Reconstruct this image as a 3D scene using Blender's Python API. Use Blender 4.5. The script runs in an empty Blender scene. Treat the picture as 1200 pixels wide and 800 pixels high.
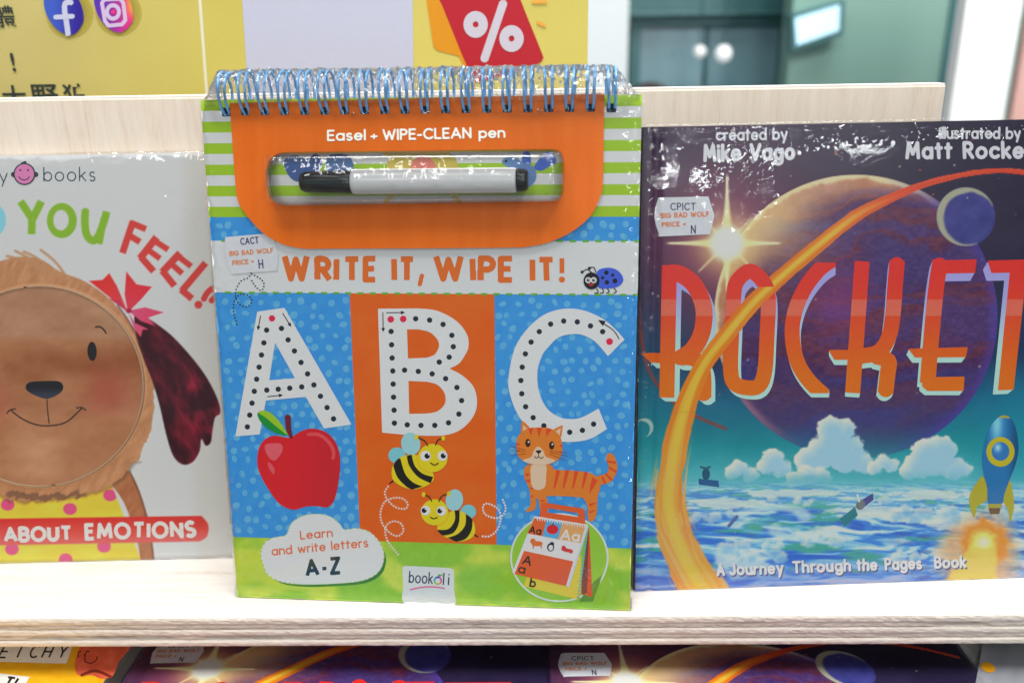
import bpy, math, random
import numpy as np
from mathutils import Matrix, Vector
random.seed(7)
S = bpy.context.scene
COL = S.collection

# ------------------------------------------------------------------ camera
CAM_P = np.array([0.0, -0.42081, 0.31976])
PITCH, YAW, ROLL, FPX = 0.33675, -0.02065, -0.01719, 1000.0
cp, sp, cy, sy = math.cos(PITCH), math.sin(PITCH), math.cos(YAW), math.sin(YAW)
FWD = np.array([sy*cp, cy*cp, -sp])
_r = np.array([cy, -sy, 0.0]); _u = np.cross(_r, FWD)
RIGHT = math.cos(ROLL)*_r + math.sin(ROLL)*_u
UP = -math.sin(ROLL)*_r + math.cos(ROLL)*_u
cam = bpy.data.cameras.new('camera'); cam_o = bpy.data.objects.new('camera', cam); COL.objects.link(cam_o)
cam.sensor_width = 36; cam.lens = 36*FPX/1200; cam.clip_start = 0.02; cam.clip_end = 100
cam_o.matrix_world = Matrix([list(a)+[b] for a, b in zip(np.stack([RIGHT, UP, -FWD], 1).tolist(), CAM_P.tolist())]+[[0, 0, 0, 1]])
cam.dof.use_dof = True; cam.dof.focus_distance = 0.50; cam.dof.aperture_fstop = 5.4
S.camera = cam_o

def ray(x, y):
    return FWD + (x-600)/FPX*RIGHT + (400-y)/FPX*UP
# ------------------------------------------------------------------ light
W = bpy.data.worlds.new('World'); S.world = W; W.use_nodes = True
W.node_tree.nodes['Background'].inputs[0].default_value = (0.86, 0.93, 1.0, 1)
W.node_tree.nodes['Background'].inputs[1].default_value = 0.36
def area(name, loc, aim, sx, sy_, power, col=(1, 0.985, 0.96)):
    l = bpy.data.lights.new(name, 'AREA'); l.shape = 'RECTANGLE'; l.size = sx; l.size_y = sy_
    l.energy = power; l.color = col
    o = bpy.data.objects.new(name, l); COL.objects.link(o); o.location = loc
    o.rotation_euler = (Vector(aim)-Vector(loc)).to_track_quat('-Z', 'Y').to_euler()
    return o
area('column_fill_lamp', (-0.35, -0.50, 1.9), (0, 0.0, 0), 1.2, 0.25, 29)
area('column_fill_lamp', (0.7, -0.22, 1.9), (0.1, 0.0, 0), 1.2, 0.25, 28)
area('column_fill_lamp', (0.9, -2.6, 2.0), (0, 0, 0), 0.2, 1.2, 13)
area('column_fill_lamp', (-1.2, -3.0, 2.0), (0, 0, 0), 0.2, 1.2, 13)
area('column_fill_lamp', (0.3, -6.0, 2.1), (0, 0, 0), 1.2, 0.3, 26)
area('column_fill_lamp', (1.2, 2.2, 2.2), (1.2, 3.4, 0), 1.4, 1.0, 50)
# lamps of the hall behind the photographer, low in the distance, mirrored in the glossy covers
def mirror_lamp(x, y, O, ex, ey, dist, r, power):
    en = np.cross(ex, ey); d = ray(x, y); t = ((O-CAM_P) @ en)/(d @ en); P = CAM_P+t*d
    m = d-2*(d @ en)*en; m /= np.linalg.norm(m)
    o = area('hall_lamp', tuple(P+m*dist), tuple(P), r, r, power, (.93, .96, 1)); o.data.shape = 'DISK'
_yw, _ln = .05143, .10106
_ex = np.array([math.cos(_yw), math.sin(_yw), 0]); _ey = math.cos(_ln)*np.array([0, 0, 1.])+math.sin(_ln)*np.array([-math.sin(_yw), math.cos(_yw), 0])
for a in ((761, 178, .10, 1.6), (775, 203, .13, 2.2), (905, 158, .22, 3), (1010, 147, .35, 4), (830, 215, .12, 1.0)):
    mirror_lamp(a[0], a[1], np.array([.06394, .0249, .0004]), _ex, _ey, 5.5, a[2], a[3]*2.4)
area('column_fill_lamp', (1.6, 0.6, 1.5), (1.0, 1.7, 0.3), .5, .5, 34)  # unseen fill lamp, added to brighten the white column
S.view_settings.view_transform = 'Standard'; S.view_settings.look = 'None'
S.view_settings.exposure = 0; S.view_settings.gamma = 1
S.render.engine = 'CYCLES'
S.cycles.max_bounces = 10; S.cycles.transparent_max_bounces = 16
S.cycles.caustics_reflective = False; S.cycles.caustics_refractive = False
S.cycles.use_denoising = True

# ------------------------------------------------------------------ helpers
def project(P):
    v = P - CAM_P
    z = v @ FWD
    return 600+FPX*(v @ RIGHT)/z, 400-FPX*(v @ UP)/z
def at(x, y, Y):
    d = ray(x, y); t = (Y-CAM_P[1])/d[1]; return Vector((CAM_P+t*d).tolist())

def lin(c):
    c = np.asarray(c, float)/255.0
    return np.where(c <= .04045, c/12.92, ((np.clip(c, 0, 9)+.055)/1.055)**2.4)
KP = 1.22
def ink(c, k=None):               # printed colour -> reflectance
    return np.clip(lin(c)*(KP if k is None else k), 0.004, 0.82)

def smooth(a, b, x):
    t = np.clip((x-a)/(b-a), 0, 1); return t*t*(3-2*t)
_rng = np.random.RandomState(3)
_tab = _rng.rand(256, 256)
def vnoise(x, y, s=0):
    x = x+s*17.3+100; y = y+s*31.7+100
    xi = np.floor(x).astype(int); yi = np.floor(y).astype(int)
    fx = x-xi; fy = y-yi; fx = fx*fx*(3-2*fx); fy = fy*fy*(3-2*fy)
    g = lambda a, b: _tab[a & 255, b & 255]
    return (g(xi, yi)*(1-fx)+g(xi+1, yi)*fx)*(1-fy)+(g(xi, yi+1)*(1-fx)+g(xi+1, yi+1)*fx)*fy
def fbm(x, y, s=0, o=4):
    r = 0; a = .5; n = 0
    for k in range(o):
        r = r+a*vnoise(x*2**k, y*2**k, s+k*3); n += a; a *= .5
    return r/n

class Sh:
    def __init__(s, fn, bb): s.fn = fn; s.bb = bb
    def __or__(s, o):
        return Sh(lambda X, Y: np.minimum(s.fn(X, Y), o.fn(X, Y)), (min(s.bb[0], o.bb[0]), min(s.bb[1], o.bb[1]), max(s.bb[2], o.bb[2]), max(s.bb[3], o.bb[3])))
    def __sub__(s, o): return Sh(lambda X, Y: np.maximum(s.fn(X, Y), -o.fn(X, Y)), s.bb)
    def __and__(s, o): return Sh(lambda X, Y: np.maximum(s.fn(X, Y), o.fn(X, Y)), s.bb)
    def grow(s, d): return Sh(lambda X, Y: s.fn(X, Y)-d, (s.bb[0]-d, s.bb[1]-d, s.bb[2]+d, s.bb[3]+d))
def union(l):
    l = list(l)
    bb = (min(a.bb[0] for a in l), min(a.bb[1] for a in l), max(a.bb[2] for a in l), max(a.bb[3] for a in l))
    def fn(X, Y):
        D = np.full(X.shape, 99.0)
        for a in l:
            m = (X > a.bb[0]-3) & (X < a.bb[2]+3) & (Y > a.bb[1]-3) & (Y < a.bb[3]+3)
            if m.any(): D[m] = np.minimum(D[m], a.fn(X[m], Y[m]))
        return D
    return Sh(fn, bb)
def poly(pts):
    P = np.array(pts, float)
    def fn(X, Y):
        d = np.full(X.shape, 1e9); ins = np.zeros(X.shape, bool)
        for i in range(len(P)):
            ax, ay = P[i]; bx, by = P[(i+1) % len(P)]
            ex, ey = bx-ax, by-ay; wx = X-ax; wy = Y-ay
            t = np.clip((wx*ex+wy*ey)/(ex*ex+ey*ey+1e-12), 0, 1)
            d = np.minimum(d, (wx-ex*t)**2+(wy-ey*t)**2)
            if abs(ey) > 1e-9:
                c = ((ay <= Y) & (by > Y)) | ((by <= Y) & (ay > Y))
                ins ^= c & (X < ax+(Y-ay)/ey*ex)
        d = np.sqrt(d); return np.where(ins, -d, d)
    return Sh(fn, (P[:, 0].min(), P[:, 1].min(), P[:, 0].max(), P[:, 1].max()))
def ell(x, y, rx, ry=None, ang=0):
    ry = rx if ry is None else ry; c, s = math.cos(math.radians(ang)), math.sin(math.radians(ang)); m = max(rx, ry)
    def fn(X, Y):
        a = ((X-x)*c+(Y-y)*s)/rx; b = (-(X-x)*s+(Y-y)*c)/ry
        return (np.sqrt(a*a+b*b)-1)*min(rx, ry)
    return Sh(fn, (x-m, y-m, x+m, y+m))
def stroke(pts, w, flat=False):
    """w: full width, a number or one per point"""
    P = np.array(pts, float); w = np.full(len(P), w, float) if np.isscalar(w) else np.array(w, float)
    def fn(X, Y):
        D = np.full(X.shape, 1e9)
        for i in range(len(P)-1):
            ax, ay = P[i]; bx, by = P[i+1]; ex, ey = bx-ax, by-ay; L = math.hypot(ex, ey)+1e-9
            wx = X-ax; wy = Y-ay; s = (wx*ex+wy*ey)/L; n = np.abs(wx*ey-wy*ex)/L
            if flat:
                hw = (w[i]+w[i+1])/4
                q1 = np.maximum(-s, s-L); q2 = n-hw
                d = np.maximum(q1, q2)
            else:
                t = np.clip(s/L, 0, 1)
                d = np.hypot(wx-ex*t, wy-ey*t)-(w[i]*(1-t)+w[i+1]*t)/2
            D = np.minimum(D, d)
        if flat:
            for i in range(1, len(P)-1): D = np.minimum(D, np.hypot(X-P[i, 0], Y-P[i, 1])-w[i]/2)
        return D
    m = w.max()/2
    return Sh(fn, (P[:, 0].min()-m, P[:, 1].min()-m, P[:, 0].max()+m, P[:, 1].max()+m))
def cr(pts, closed=False, n=5):
    P = [np.array(p, float) for p in pts]; out = []; N = len(P)
    for i in range(N if closed else N-1):
        if closed: a, b, c, d = P[i-1], P[i], P[(i+1) % N], P[(i+2) % N]
        else: a, b, c, d = P[max(i-1, 0)], P[i], P[i+1], P[min(i+2, N-1)]
        for k in range(n):
            t = k/n
            out.append(.5*((2*b)+(c-a)*t+(2*a-5*b+4*c-d)*t*t+(3*b-a-3*c+d)*t**3))
    if not closed: out.append(P[-1])
    return out
def blob(pts, n=5): return poly(cr(pts, True, n))
def arc(x, y, rx, ry, a0, a1, n=10):
    return [(x+rx*math.cos(math.radians(a0+(a1-a0)*k/n)), y+ry*math.sin(math.radians(a0+(a1-a0)*k/n))) for k in range(n+1)]

# ---- a stroke alphabet (y up, cap height 1, x-height .68)
X_ = .66
def _o(w=.62, h=X_): return arc(w/2, h/2, w/2, h/2, 0, 360, 16)
G = {
 'A': (.8, [[(0, 0), (.4, 1), (.8, 0)], [(.13, .32), (.67, .32)]]),
 'B': (.6, [[(0, 0), (0, 1), (.3, 1)]+arc(.3, .77, .25, .23, 90, -90)+[(0, .54)], [(.3, .54)]+arc(.3, .27, .3, .27, 90, -90)+[(0, 0)]]),
 'C': (.75, [arc(.45, .5, .45, .5, 48, 312, 14)]),
 'D': (.68, [[(0, 0), (0, 1), (.22, 1)]+arc(.22, .5, .46, .5, 90, -90, 12)+[(0, 0)]]),
 'E': (.5, [[(.5, 1), (0, 1), (0, 0), (.5, 0)], [(0, .52), (.44, .52)]]),
 'F': (.5, [[(.5, 1), (0, 1), (0, 0)], [(0, .52), (.42, .52)]]),
 'G': (.8, [arc(.45, .5, .45, .5, 45, 345, 14)+[(.85, .45), (.5, .45)]]),
 'H': (.62, [[(0, 0), (0, 1)], [(.62, 0), (.62, 1)], [(0, .5), (.62, .5)]]),
 'I': (.0, [[(0, 0), (0, 1)]]),
 'J': (.45, [[(.45, 1), (.45, .25)]+arc(.22, .23, .23, .23, 0, -170)]),
 'K': (.6, [[(0, 0), (0, 1)], [(.58, 1), (.02, .45)], [(.2, .6), (.62, 0)]]),
 'L': (.48, [[(0, 1), (0, 0), (.48, 0)]]),
 'M': (.85, [[(0, 0), (.1, 1), (.42, .25), (.75, 1), (.85, 0)]]),
 'N': (.66, [[(0, 0), (0, 1), (.66, 0), (.66, 1)]]),
 'O': (.92, [arc(.46, .5, .46, .5, 0, 360, 18)]),
 'P': (.55, [[(0, 0), (0, 1), (.28, 1)]+arc(.28, .74, .27, .26, 90, -90)+[(0, .48)]]),
 'R': (.6, [[(0, 0), (0, 1), (.28, 1)]+arc(.28, .74, .27, .26, 90, -90)+[(0, .48)], [(.25, .48), (.6, 0)]]),
 'S': (.55, [arc(.28, .75, .25, .25, 35, 270, 10)+arc(.28, .25, .27, .25, 90, -145, 10)]),
 'T': (.66, [[(0, 1), (.66, 1)], [(.33, 1), (.33, 0)]]),
 'U': (.64, [[(0, 1), (0, .32)]+arc(.32, .32, .32, .32, 180, 360)+[(.64, 1)]]),
 'V': (.75, [[(0, 1), (.37, 0), (.75, 1)]]),
 'W': (1.05, [[(0, 1), (.27, 0), (.52, .85), (.78, 0), (1.05, 1)]]),
 'Y': (.7, [[(0, 1), (.35, .45), (.7, 1)], [(.35, .45), (.35, 0)]]),
 'Z': (.62, [[(0, 1), (.6, 1), (0, 0), (.62, 0)]]),
 'a': (.62, [_o(), [(.62, X_), (.62, 0)]]),
 'b': (.62, [_o(), [(0, 1.02), (0, 0)]]),
 'c': (.55, [arc(.33, .33, .33, .33, 45, 315, 12)]),
 'd': (.62, [_o(), [(.62, 1.02), (.62, 0)]]),
 'e': (.62, [[(.02, .34), (.62, .34)]+arc(.31, .33, .31, .33, 4, 318, 14)]),
 'f': (.36, [[(.15, 0), (.15, .75)]+arc(.33, .8, .18, .2, 180, 80, 6), [(0, X_), (.34, X_)]]),
 'g': (.62, [_o(), [(.62, X_), (.62, -.08)]+arc(.31, -.08, .31, .25, 0, -150)]),
 'h': (.55, [[(0, 0), (0, 1.02)], [(0, .35)]+arc(.275, .39, .275, .27, 180, 0)+[(.55, 0)]]),
 'i': (.0, [[(0, 0), (0, X_)], [(0, .93), (0, .95)]]),
 'k': (.5, [[(0, 0), (0, 1.02)], [(.46, X_), (.02, .28)], [(.15, .38), (.5, 0)]]),
 'l': (.0, [[(0, 0), (0, 1.02)]]),
 'n': (.55, [[(0, 0), (0, X_)], [(0, .35)]+arc(.275, .39, .275, .27, 180, 0)+[(.55, 0)]]),
 'o': (.66, [_o(.66)]),
 'p': (.62, [_o(), [(0, X_), (0, -.34)]]),
 'r': (.34, [[(0, 0), (0, X_)], [(0, .35)]+arc(.25, .38, .25, .28, 180, 70, 7)]),
 's': (.44, [arc(.22, .49, .19, .17, 40, 270, 9)+arc(.22, .16, .21, .17, 90, -145, 9)]),
 't': (.36, [[(.16, 0), (.16, .92)], [(0, X_), (.36, X_)]]),
 'u': (.55, [[(0, X_), (0, .28)]+arc(.275, .28, .275, .28, 180, 360)+[(.55, X_)], [(.55, .3), (.55, 0)]]),
 'w': (.85, [[(0, X_), (.2, 0), (.42, .6), (.64, 0), (.85, X_)]]),
 'y': (.58, [[(0, X_), (.3, 0)], [(.58, X_), (.2, -.34)]]),
 '+': (.5, [[(0, .42), (.5, .42)], [(.25, .67), (.25, .17)]]),
 '-': (.3, [[(0, .38), (.3, .38)]]),
 '=': (.35, [[(0, .5), (.35, .5)], [(0, .28), (.35, .28)]]),
 ',': (.05, [[(.05, .05), (-.03, -.2)]]),
 '!': (.0, [[(0, 1), (0, .34)], [(0, .04), (0, .06)]]),
 ' ': (.3, []),
}
def text(s, p0, p1, cap, w, gap=.3, flat=False, jit=0, seed=1, slant=0):
    """strokes of the text s, set from p0 to p1 (picture points of the baseline)"""
    rr = random.Random(seed); x = 0; strokes = []
    for ch in s:
        gw, st = G[ch]; a = rr.uniform(-jit, jit); dy = rr.uniform(-jit, jit)*.3
        for pl in st:
            q = []
            for (px, py) in pl:
                qx = px+a*(py-.5)+slant*py; q.append((x+qx, py+dy))
            strokes.append(q)
        x += gw+gap
    tot = x-gap
    L = math.hypot(p1[0]-p0[0], p1[1]-p0[1]); ux, uy = (p1[0]-p0[0])/L, (p1[1]-p0[1])/L
    sx = L/tot
    return union([stroke([(p0[0]+px*sx*ux+py*cap*uy, p0[1]+px*sx*uy-py*cap*ux) for px, py in q], w, flat) for q in strokes])

# ---- planes that carry print
class Plane:
    def __init__(s, O, ex, ey, parent=None, zf=None):
        s.O = np.array(O, float); s.ex = np.array(ex, float); s.ey = np.array(ey, float); s.en = np.cross(s.ex, s.ey)
        s.parent = parent; s.zf = zf
    def px(s, U, V):
        return project(s.O+U[..., None]*s.ex+V[..., None]*s.ey)
    def uv(s, x, y):
        d = ray(x, y); t = ((s.O-CAM_P) @ s.en)/(d @ s.en); q = CAM_P+t*d-s.O
        return q @ s.ex, q @ s.ey
    def matrix(s):
        return Matrix([[s.ex[i], s.ey[i], s.en[i], s.O[i]] for i in range(3)]+[[0, 0, 0, 1]])

def link(name, me, parent=None, mat=None):
    o = bpy.data.objects.new(name, me); COL.objects.link(o)
    if parent is not None: o.parent = parent
    if mat is not None: me.materials.append(mat)
    return o
def tag(o, label=None, cat=None, group=None, kind=None):
    for k, v in (('label', label), ('category', cat), ('group', group), ('kind', kind)):
        if v: o[k] = v
    return o
def thing(name, label, cat, group=None, M=None, loc=None):
    o = bpy.data.objects.new(name, None); COL.objects.link(o); o.empty_display_size = .02
    if M is not None: o.matrix_world = M
    if loc is not None: o.location = loc
    return tag(o, label, cat, group)

class Pic:
    """flat ink on a plane: shapes stacked a few hundredths of a millimetre apart, one mesh"""
    def __init__(s, plane, z=1e-4, step=.0004, dz=2e-5):
        s.p = plane; s.z = z; s.step = step; s.dz = dz; s.V = []; s.F = []; s.C = []; s.n = 0
    def add(s, sh, col, step=None, k=None):
        p = s.p; st = step or s.step
        x0, y0, x1, y1 = sh.bb
        c = [p.uv(x, y) for x in (x0-1, x1+1) for y in (y0-1, y1+1)]
        u0, u1 = min(a for a, b in c)-st, max(a for a, b in c)+st; v0, v1 = min(b for a, b in c)-st, max(b for a, b in c)+st
        us = np.arange(u0, u1+st, st); vs = np.arange(v0, v1+st, st)
        U, V = np.meshgrid(us, vs); X, Y = p.px(U, V); D = sh.fn(X, Y)
        ins = D < 0; cnt = ins[:-1, :-1]*1+ins[:-1, 1:]+ins[1:, :-1]+ins[1:, 1:]
        full = cnt == 4; part = (cnt > 0) & (cnt < 4)
        verts = []; faces = []
        flatc = not callable(col)
        if flatc and p.zf is None:
            for i in range(full.shape[0]):
                r = np.flatnonzero(np.diff(np.concatenate([[0], full[i].astype(int), [0]])))
                for a, b in zip(r[::2], r[1::2]):
                    n = len(verts); verts += [(us[a], vs[i]), (us[b], vs[i]), (us[b], vs[i+1]), (us[a], vs[i+1])]
                    faces.append((n, n+1, n+2, n+3))
        else:
            idx = -np.ones(D.shape, int); use = np.zeros(D.shape, bool)
            use[:-1, :-1] |= full; use[1:, :-1] |= full; use[:-1, 1:] |= full; use[1:, 1:] |= full
            k_ = np.count_nonzero(use); idx[use] = np.arange(k_)
            verts = list(zip(U[use].tolist(), V[use].tolist()))
            I, J = np.nonzero(full)
            faces = np.stack([idx[I, J], idx[I, J+1], idx[I+1, J+1], idx[I+1, J]], 1).tolist()
        I, J = np.nonzero(part)
        for i, j in zip(I.tolist(), J.tolist()):
            cs = ((i, j), (i, j+1), (i+1, j+1), (i+1, j)); n = len(verts); m = 0
            for q in range(4):
                a = cs[q]; b = cs[(q+1) & 3]; da = D[a]; db = D[b]
                if da < 0: verts.append((us[a[1]], vs[a[0]])); m += 1
                if (da < 0) != (db < 0):
                    t = da/(da-db); verts.append((us[a[1]]*(1-t)+us[b[1]]*t, vs[a[0]]*(1-t)+vs[b[0]]*t)); m += 1
            if m >= 3: faces.append(tuple(range(n, n+m)))
        if not verts: return s
        vv = np.array(verts); z = s.z+s.n*s.dz
        zz = np.full(len(vv), z) if p.zf is None else z+p.zf(vv[:, 0], vv[:, 1])
        if flatc: c = np.tile(ink(col, k), (len(vv), 1))
        else:
            Xv, Yv = p.px(vv[:, 0], vv[:, 1]); c = ink(col(Xv, Yv), k)
        off = sum(len(a) for a in s.V)
        s.V.append(np.column_stack([vv, zz])); s.C.append(c); s.F += [tuple(q+off for q in f) for f in faces]; s.n += 1
        return s
    def build(s, name, mat=None, parent=None):
        V = np.concatenate(s.V); C = np.concatenate(s.C)
        me = bpy.data.meshes.new(name); me.from_pydata(V.tolist(), [], s.F)
        a = me.color_attributes.new('ink', 'FLOAT_COLOR', 'POINT')
        a.data.foreach_set('color', np.column_stack([C, np.ones(len(C))]).astype(np.float32).ravel())
        return link(name, me, parent or s.p.parent, mat or M_print)

def grid_mesh(name, us, vs, zfun, cfun=None):
    U, V = np.meshgrid(us, vs); Z = zfun(U, V); ny, nx = U.shape
    me = bpy.data.meshes.new(name)
    idx = np.arange(ny*nx).reshape(ny, nx)
    F = np.stack([idx[:-1, :-1], idx[:-1, 1:], idx[1:, 1:], idx[1:, :-1]], -1).reshape(-1, 4)
    me.vertices.add(nx*ny); me.vertices.foreach_set('co', np.stack([U, V, Z], -1).astype(np.float32).ravel())
    me.loops.add(F.size); me.loops.foreach_set('vertex_index', F.ravel().astype(np.int32))
    me.polygons.add(len(F)); me.polygons.foreach_set('loop_start', np.arange(0, F.size, 4, dtype=np.int32))
    me.update(calc_edges=True)
    me.polygons.foreach_set('use_smooth', np.ones(len(F), bool))
    if cfun is not None:
        C = cfun(U, V).reshape(-1, 3)
        a = me.color_attributes.new('ink', 'FLOAT_COLOR', 'POINT')
        a.data.foreach_set('color', np.column_stack([C, np.ones(len(C))]).astype(np.float32).ravel())
    return me
def box_mesh(name, a, b, bev=0, seg=2):
    import bmesh
    bm = bmesh.new(); bmesh.ops.create_cube(bm, size=1)
    for v in bm.verts: v.co = Vector(((a[i]+b[i])/2+v.co[i]*(b[i]-a[i]) for i in range(3)))
    if bev: bmesh.ops.bevel(bm, geom=bm.edges[:], offset=bev, segments=seg, profile=.5, affect='EDGES')
    me = bpy.data.meshes.new(name); bm.to_mesh(me); bm.free(); return me
def box(name, a, b, mat, parent=None, bev=0): return link(name, box_mesh(name, a, b, bev), parent, mat)
def tube_mesh(name, pts, r, seg=8, closed=False, rs=None):
    P = [Vector(p) for p in pts]; V = []; F = []; n = len(P)
    up = Vector((1, 0, 0))
    for i, p in enumerate(P):
        t = (P[(i+1) % n]-P[i-1]) if closed else (P[min(i+1, n-1)]-P[max(i-1, 0)])
        t.normalize(); a = up-t*up.dot(t)
        if a.length < .1: a = Vector((0, 1, 0))-t*t.y
        a.normalize(); b = t.cross(a); rr = r if rs is None else rs[i]
        for k in range(seg):
            an = 2*math.pi*k/seg; V.append(p+(a*math.cos(an)+b*math.sin(an))*rr)
    for i in range(n if closed else n-1):
        j = (i+1) % n
        for k in range(seg): F.append((i*seg+k, i*seg+(k+1) % seg, j*seg+(k+1) % seg, j*seg+k))
    if not closed: F += [tuple(range(seg))[::-1], tuple((n-1)*seg+k for k in range(seg))]
    me = bpy.data.meshes.new(name); me.from_pydata(V, [], F)
    me.polygons.foreach_set('use_smooth', [len(f) == 4 for f in F]); return me

# ------------------------------------------------------------------ materials
def mat(name, rgb=(.8, .8, .8), rough=.5, spec=.5, metal=0, emit=None, est=1, trans=0):
    m = bpy.data.materials.new(name); m.use_nodes = True; b = m.node_tree.nodes['Principled BSDF']
    b.inputs['Base Color'].default_value = (*rgb, 1); b.inputs['Roughness'].default_value = rough
    b.inputs['Specular IOR Level'].default_value = spec; b.inputs['Metallic'].default_value = metal
    b.inputs['Transmission Weight'].default_value = trans
    if emit: b.inputs['Emission Color'].default_value = (*emit, 1); b.inputs['Emission Strength'].default_value = est
    return m
def nodes(m): return m.node_tree.nodes, m.node_tree.links, m.node_tree.nodes['Principled BSDF']
def varied(m, scale, a, b, stretch=(1, 1, 1), detail=5, bump=0, bdist=.0005, rough=None):
    N, L, B = nodes(m)
    tc = N.new('ShaderNodeTexCoord'); mp = N.new('ShaderNodeMapping'); mp.inputs['Scale'].default_value = stretch
    no = N.new('ShaderNodeTexNoise'); no.inputs['Scale'].default_value = scale; no.inputs['Detail'].default_value = detail
    rp = N.new('ShaderNodeValToRGB'); rp.color_ramp.elements[0].position = .35; rp.color_ramp.elements[1].position = .65
    rp.color_ramp.elements[0].color = (*a, 1); rp.color_ramp.elements[1].color = (*b, 1)
    L.new(tc.outputs['Object'], mp.inputs[0]); L.new(mp.outputs[0], no.inputs[0]); L.new(no.outputs[0], rp.inputs[0]); L.new(rp.outputs[0], B.inputs['Base Color'])
    if bump:
        bp = N.new('ShaderNodeBump'); bp.inputs['Strength'].default_value = bump; bp.inputs['Distance'].default_value = bdist
        L.new(no.outputs[0], bp.inputs['Height']); L.new(bp.outputs[0], B.inputs['Normal'])
    return m
M_print = mat('printed_card', rough=.38, spec=.35)
N, L, B = nodes(M_print)
at_ = N.new('ShaderNodeAttribute'); at_.attribute_name = 'ink'
no = N.new('ShaderNodeTexNoise'); no.inputs['Scale'].default_value = 900; no.inputs['Detail'].default_value = 3
tc = N.new('ShaderNodeTexCoord'); L.new(tc.outputs['Object'], no.inputs[0])
mr = N.new('ShaderNodeMapRange'); mr.inputs['To Min'].default_value = .93; mr.inputs['To Max'].default_value = 1.05; L.new(no.outputs[0], mr.inputs[0])
vm = N.new('ShaderNodeVectorMath'); vm.operation = 'SCALE'; L.new(at_.outputs['Color'], vm.inputs[0]); L.new(mr.outputs[0], vm.inputs['Scale'])
L.new(vm.outputs[0], B.inputs['Base Color'])
M_gloss = M_print.copy(); M_gloss.name = 'printed_laminate'
M_gloss.node_tree.nodes['Principled BSDF'].inputs['Roughness'].default_value = .26
M_gloss.node_tree.nodes['Principled BSDF'].inputs['Specular IOR Level'].default_value = .28

def film_mat(name, rough=.06, base=.02, gain=1.0, bump=.0, bscale=300, bdist=.001):
    m = bpy.data.materials.new(name); m.use_nodes = True; N, L = m.node_tree.nodes, m.node_tree.links
    N.remove(N['Principled BSDF']); out = N['Material Output']
    t = N.new('ShaderNodeBsdfTransparent'); t.inputs[0].default_value = (.985, .985, .985, 1)
    g = N.new('ShaderNodeBsdfGlossy'); g.inputs['Roughness'].default_value = rough; g.inputs[0].default_value = (1, 1, 1, 1)
    f = N.new('ShaderNodeFresnel'); f.inputs[0].default_value = 1.5
    ma = N.new('ShaderNodeMath'); ma.operation = 'MULTIPLY_ADD'; ma.inputs[1].default_value = gain; ma.inputs[2].default_value = base; ma.use_clamp = True
    mx = N.new('ShaderNodeMixShader'); L.new(f.outputs[0], ma.inputs[0]); L.new(ma.outputs[0], mx.inputs[0]); L.new(t.outputs[0], mx.inputs[1]); L.new(g.outputs[0], mx.inputs[2]); L.new(mx.outputs[0], out.inputs[0])
    if bump:
        tc = N.new('ShaderNodeTexCoord'); no = N.new('ShaderNodeTexNoise'); no.inputs['Scale'].default_value = bscale; no.inputs['Detail'].default_value = 4
        bp = N.new('ShaderNodeBump'); bp.inputs['Strength'].default_value = bump; bp.inputs['Distance'].default_value = bdist
        L.new(tc.outputs['Object'], no.inputs[0]); L.new(no.outputs[0], bp.inputs['Height']); L.new(bp.outputs[0], g.inputs['Normal']); L.new(bp.outputs[0], f.inputs['Normal'])
    return m
M_film = film_mat('shrink_film', rough=.035, base=.0, gain=.6, bump=.12, bscale=120, bdist=.0004)
M_crinkle = film_mat('crinkled_film', rough=.12, base=.0, gain=1.25, bump=.25, bscale=900, bdist=.0006)
M_blister = film_mat('clear_blister', rough=.07, base=.01, gain=.8, bump=.3, bscale=60, bdist=.0008)
M_blister.node_tree.nodes['Transparent BSDF'].inputs[0].default_value = (.97, .97, .96, 1)

M_page = varied(mat('page_edges', rough=.8, spec=.2), 60, (.55, .52, .47), (.72, .7, .66), (1, 1, 60), bump=.4)
M_card_raw = mat('raw_card_edge', (.55, .38, .22), .8, .2)
M_navy = mat('dark_spine_cloth', (.02, .02, .045), .3)
M_wire = mat('blue_coated_wire', (.15, .45, .86), .28, .6)
M_hole = mat('hole_shadow_paper', (.012, .02, .035), .7, .2)
M_barrel = mat('white_plastic', (.86, .88, .90), .22, .5)
M_cap = mat('black_plastic', (.012, .018, .02), .25, .5)
M_sticker = varied(mat('sticker_paper', rough=.6, spec=.3), 300, (.70, .74, .80), (.76, .79, .83))

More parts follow.
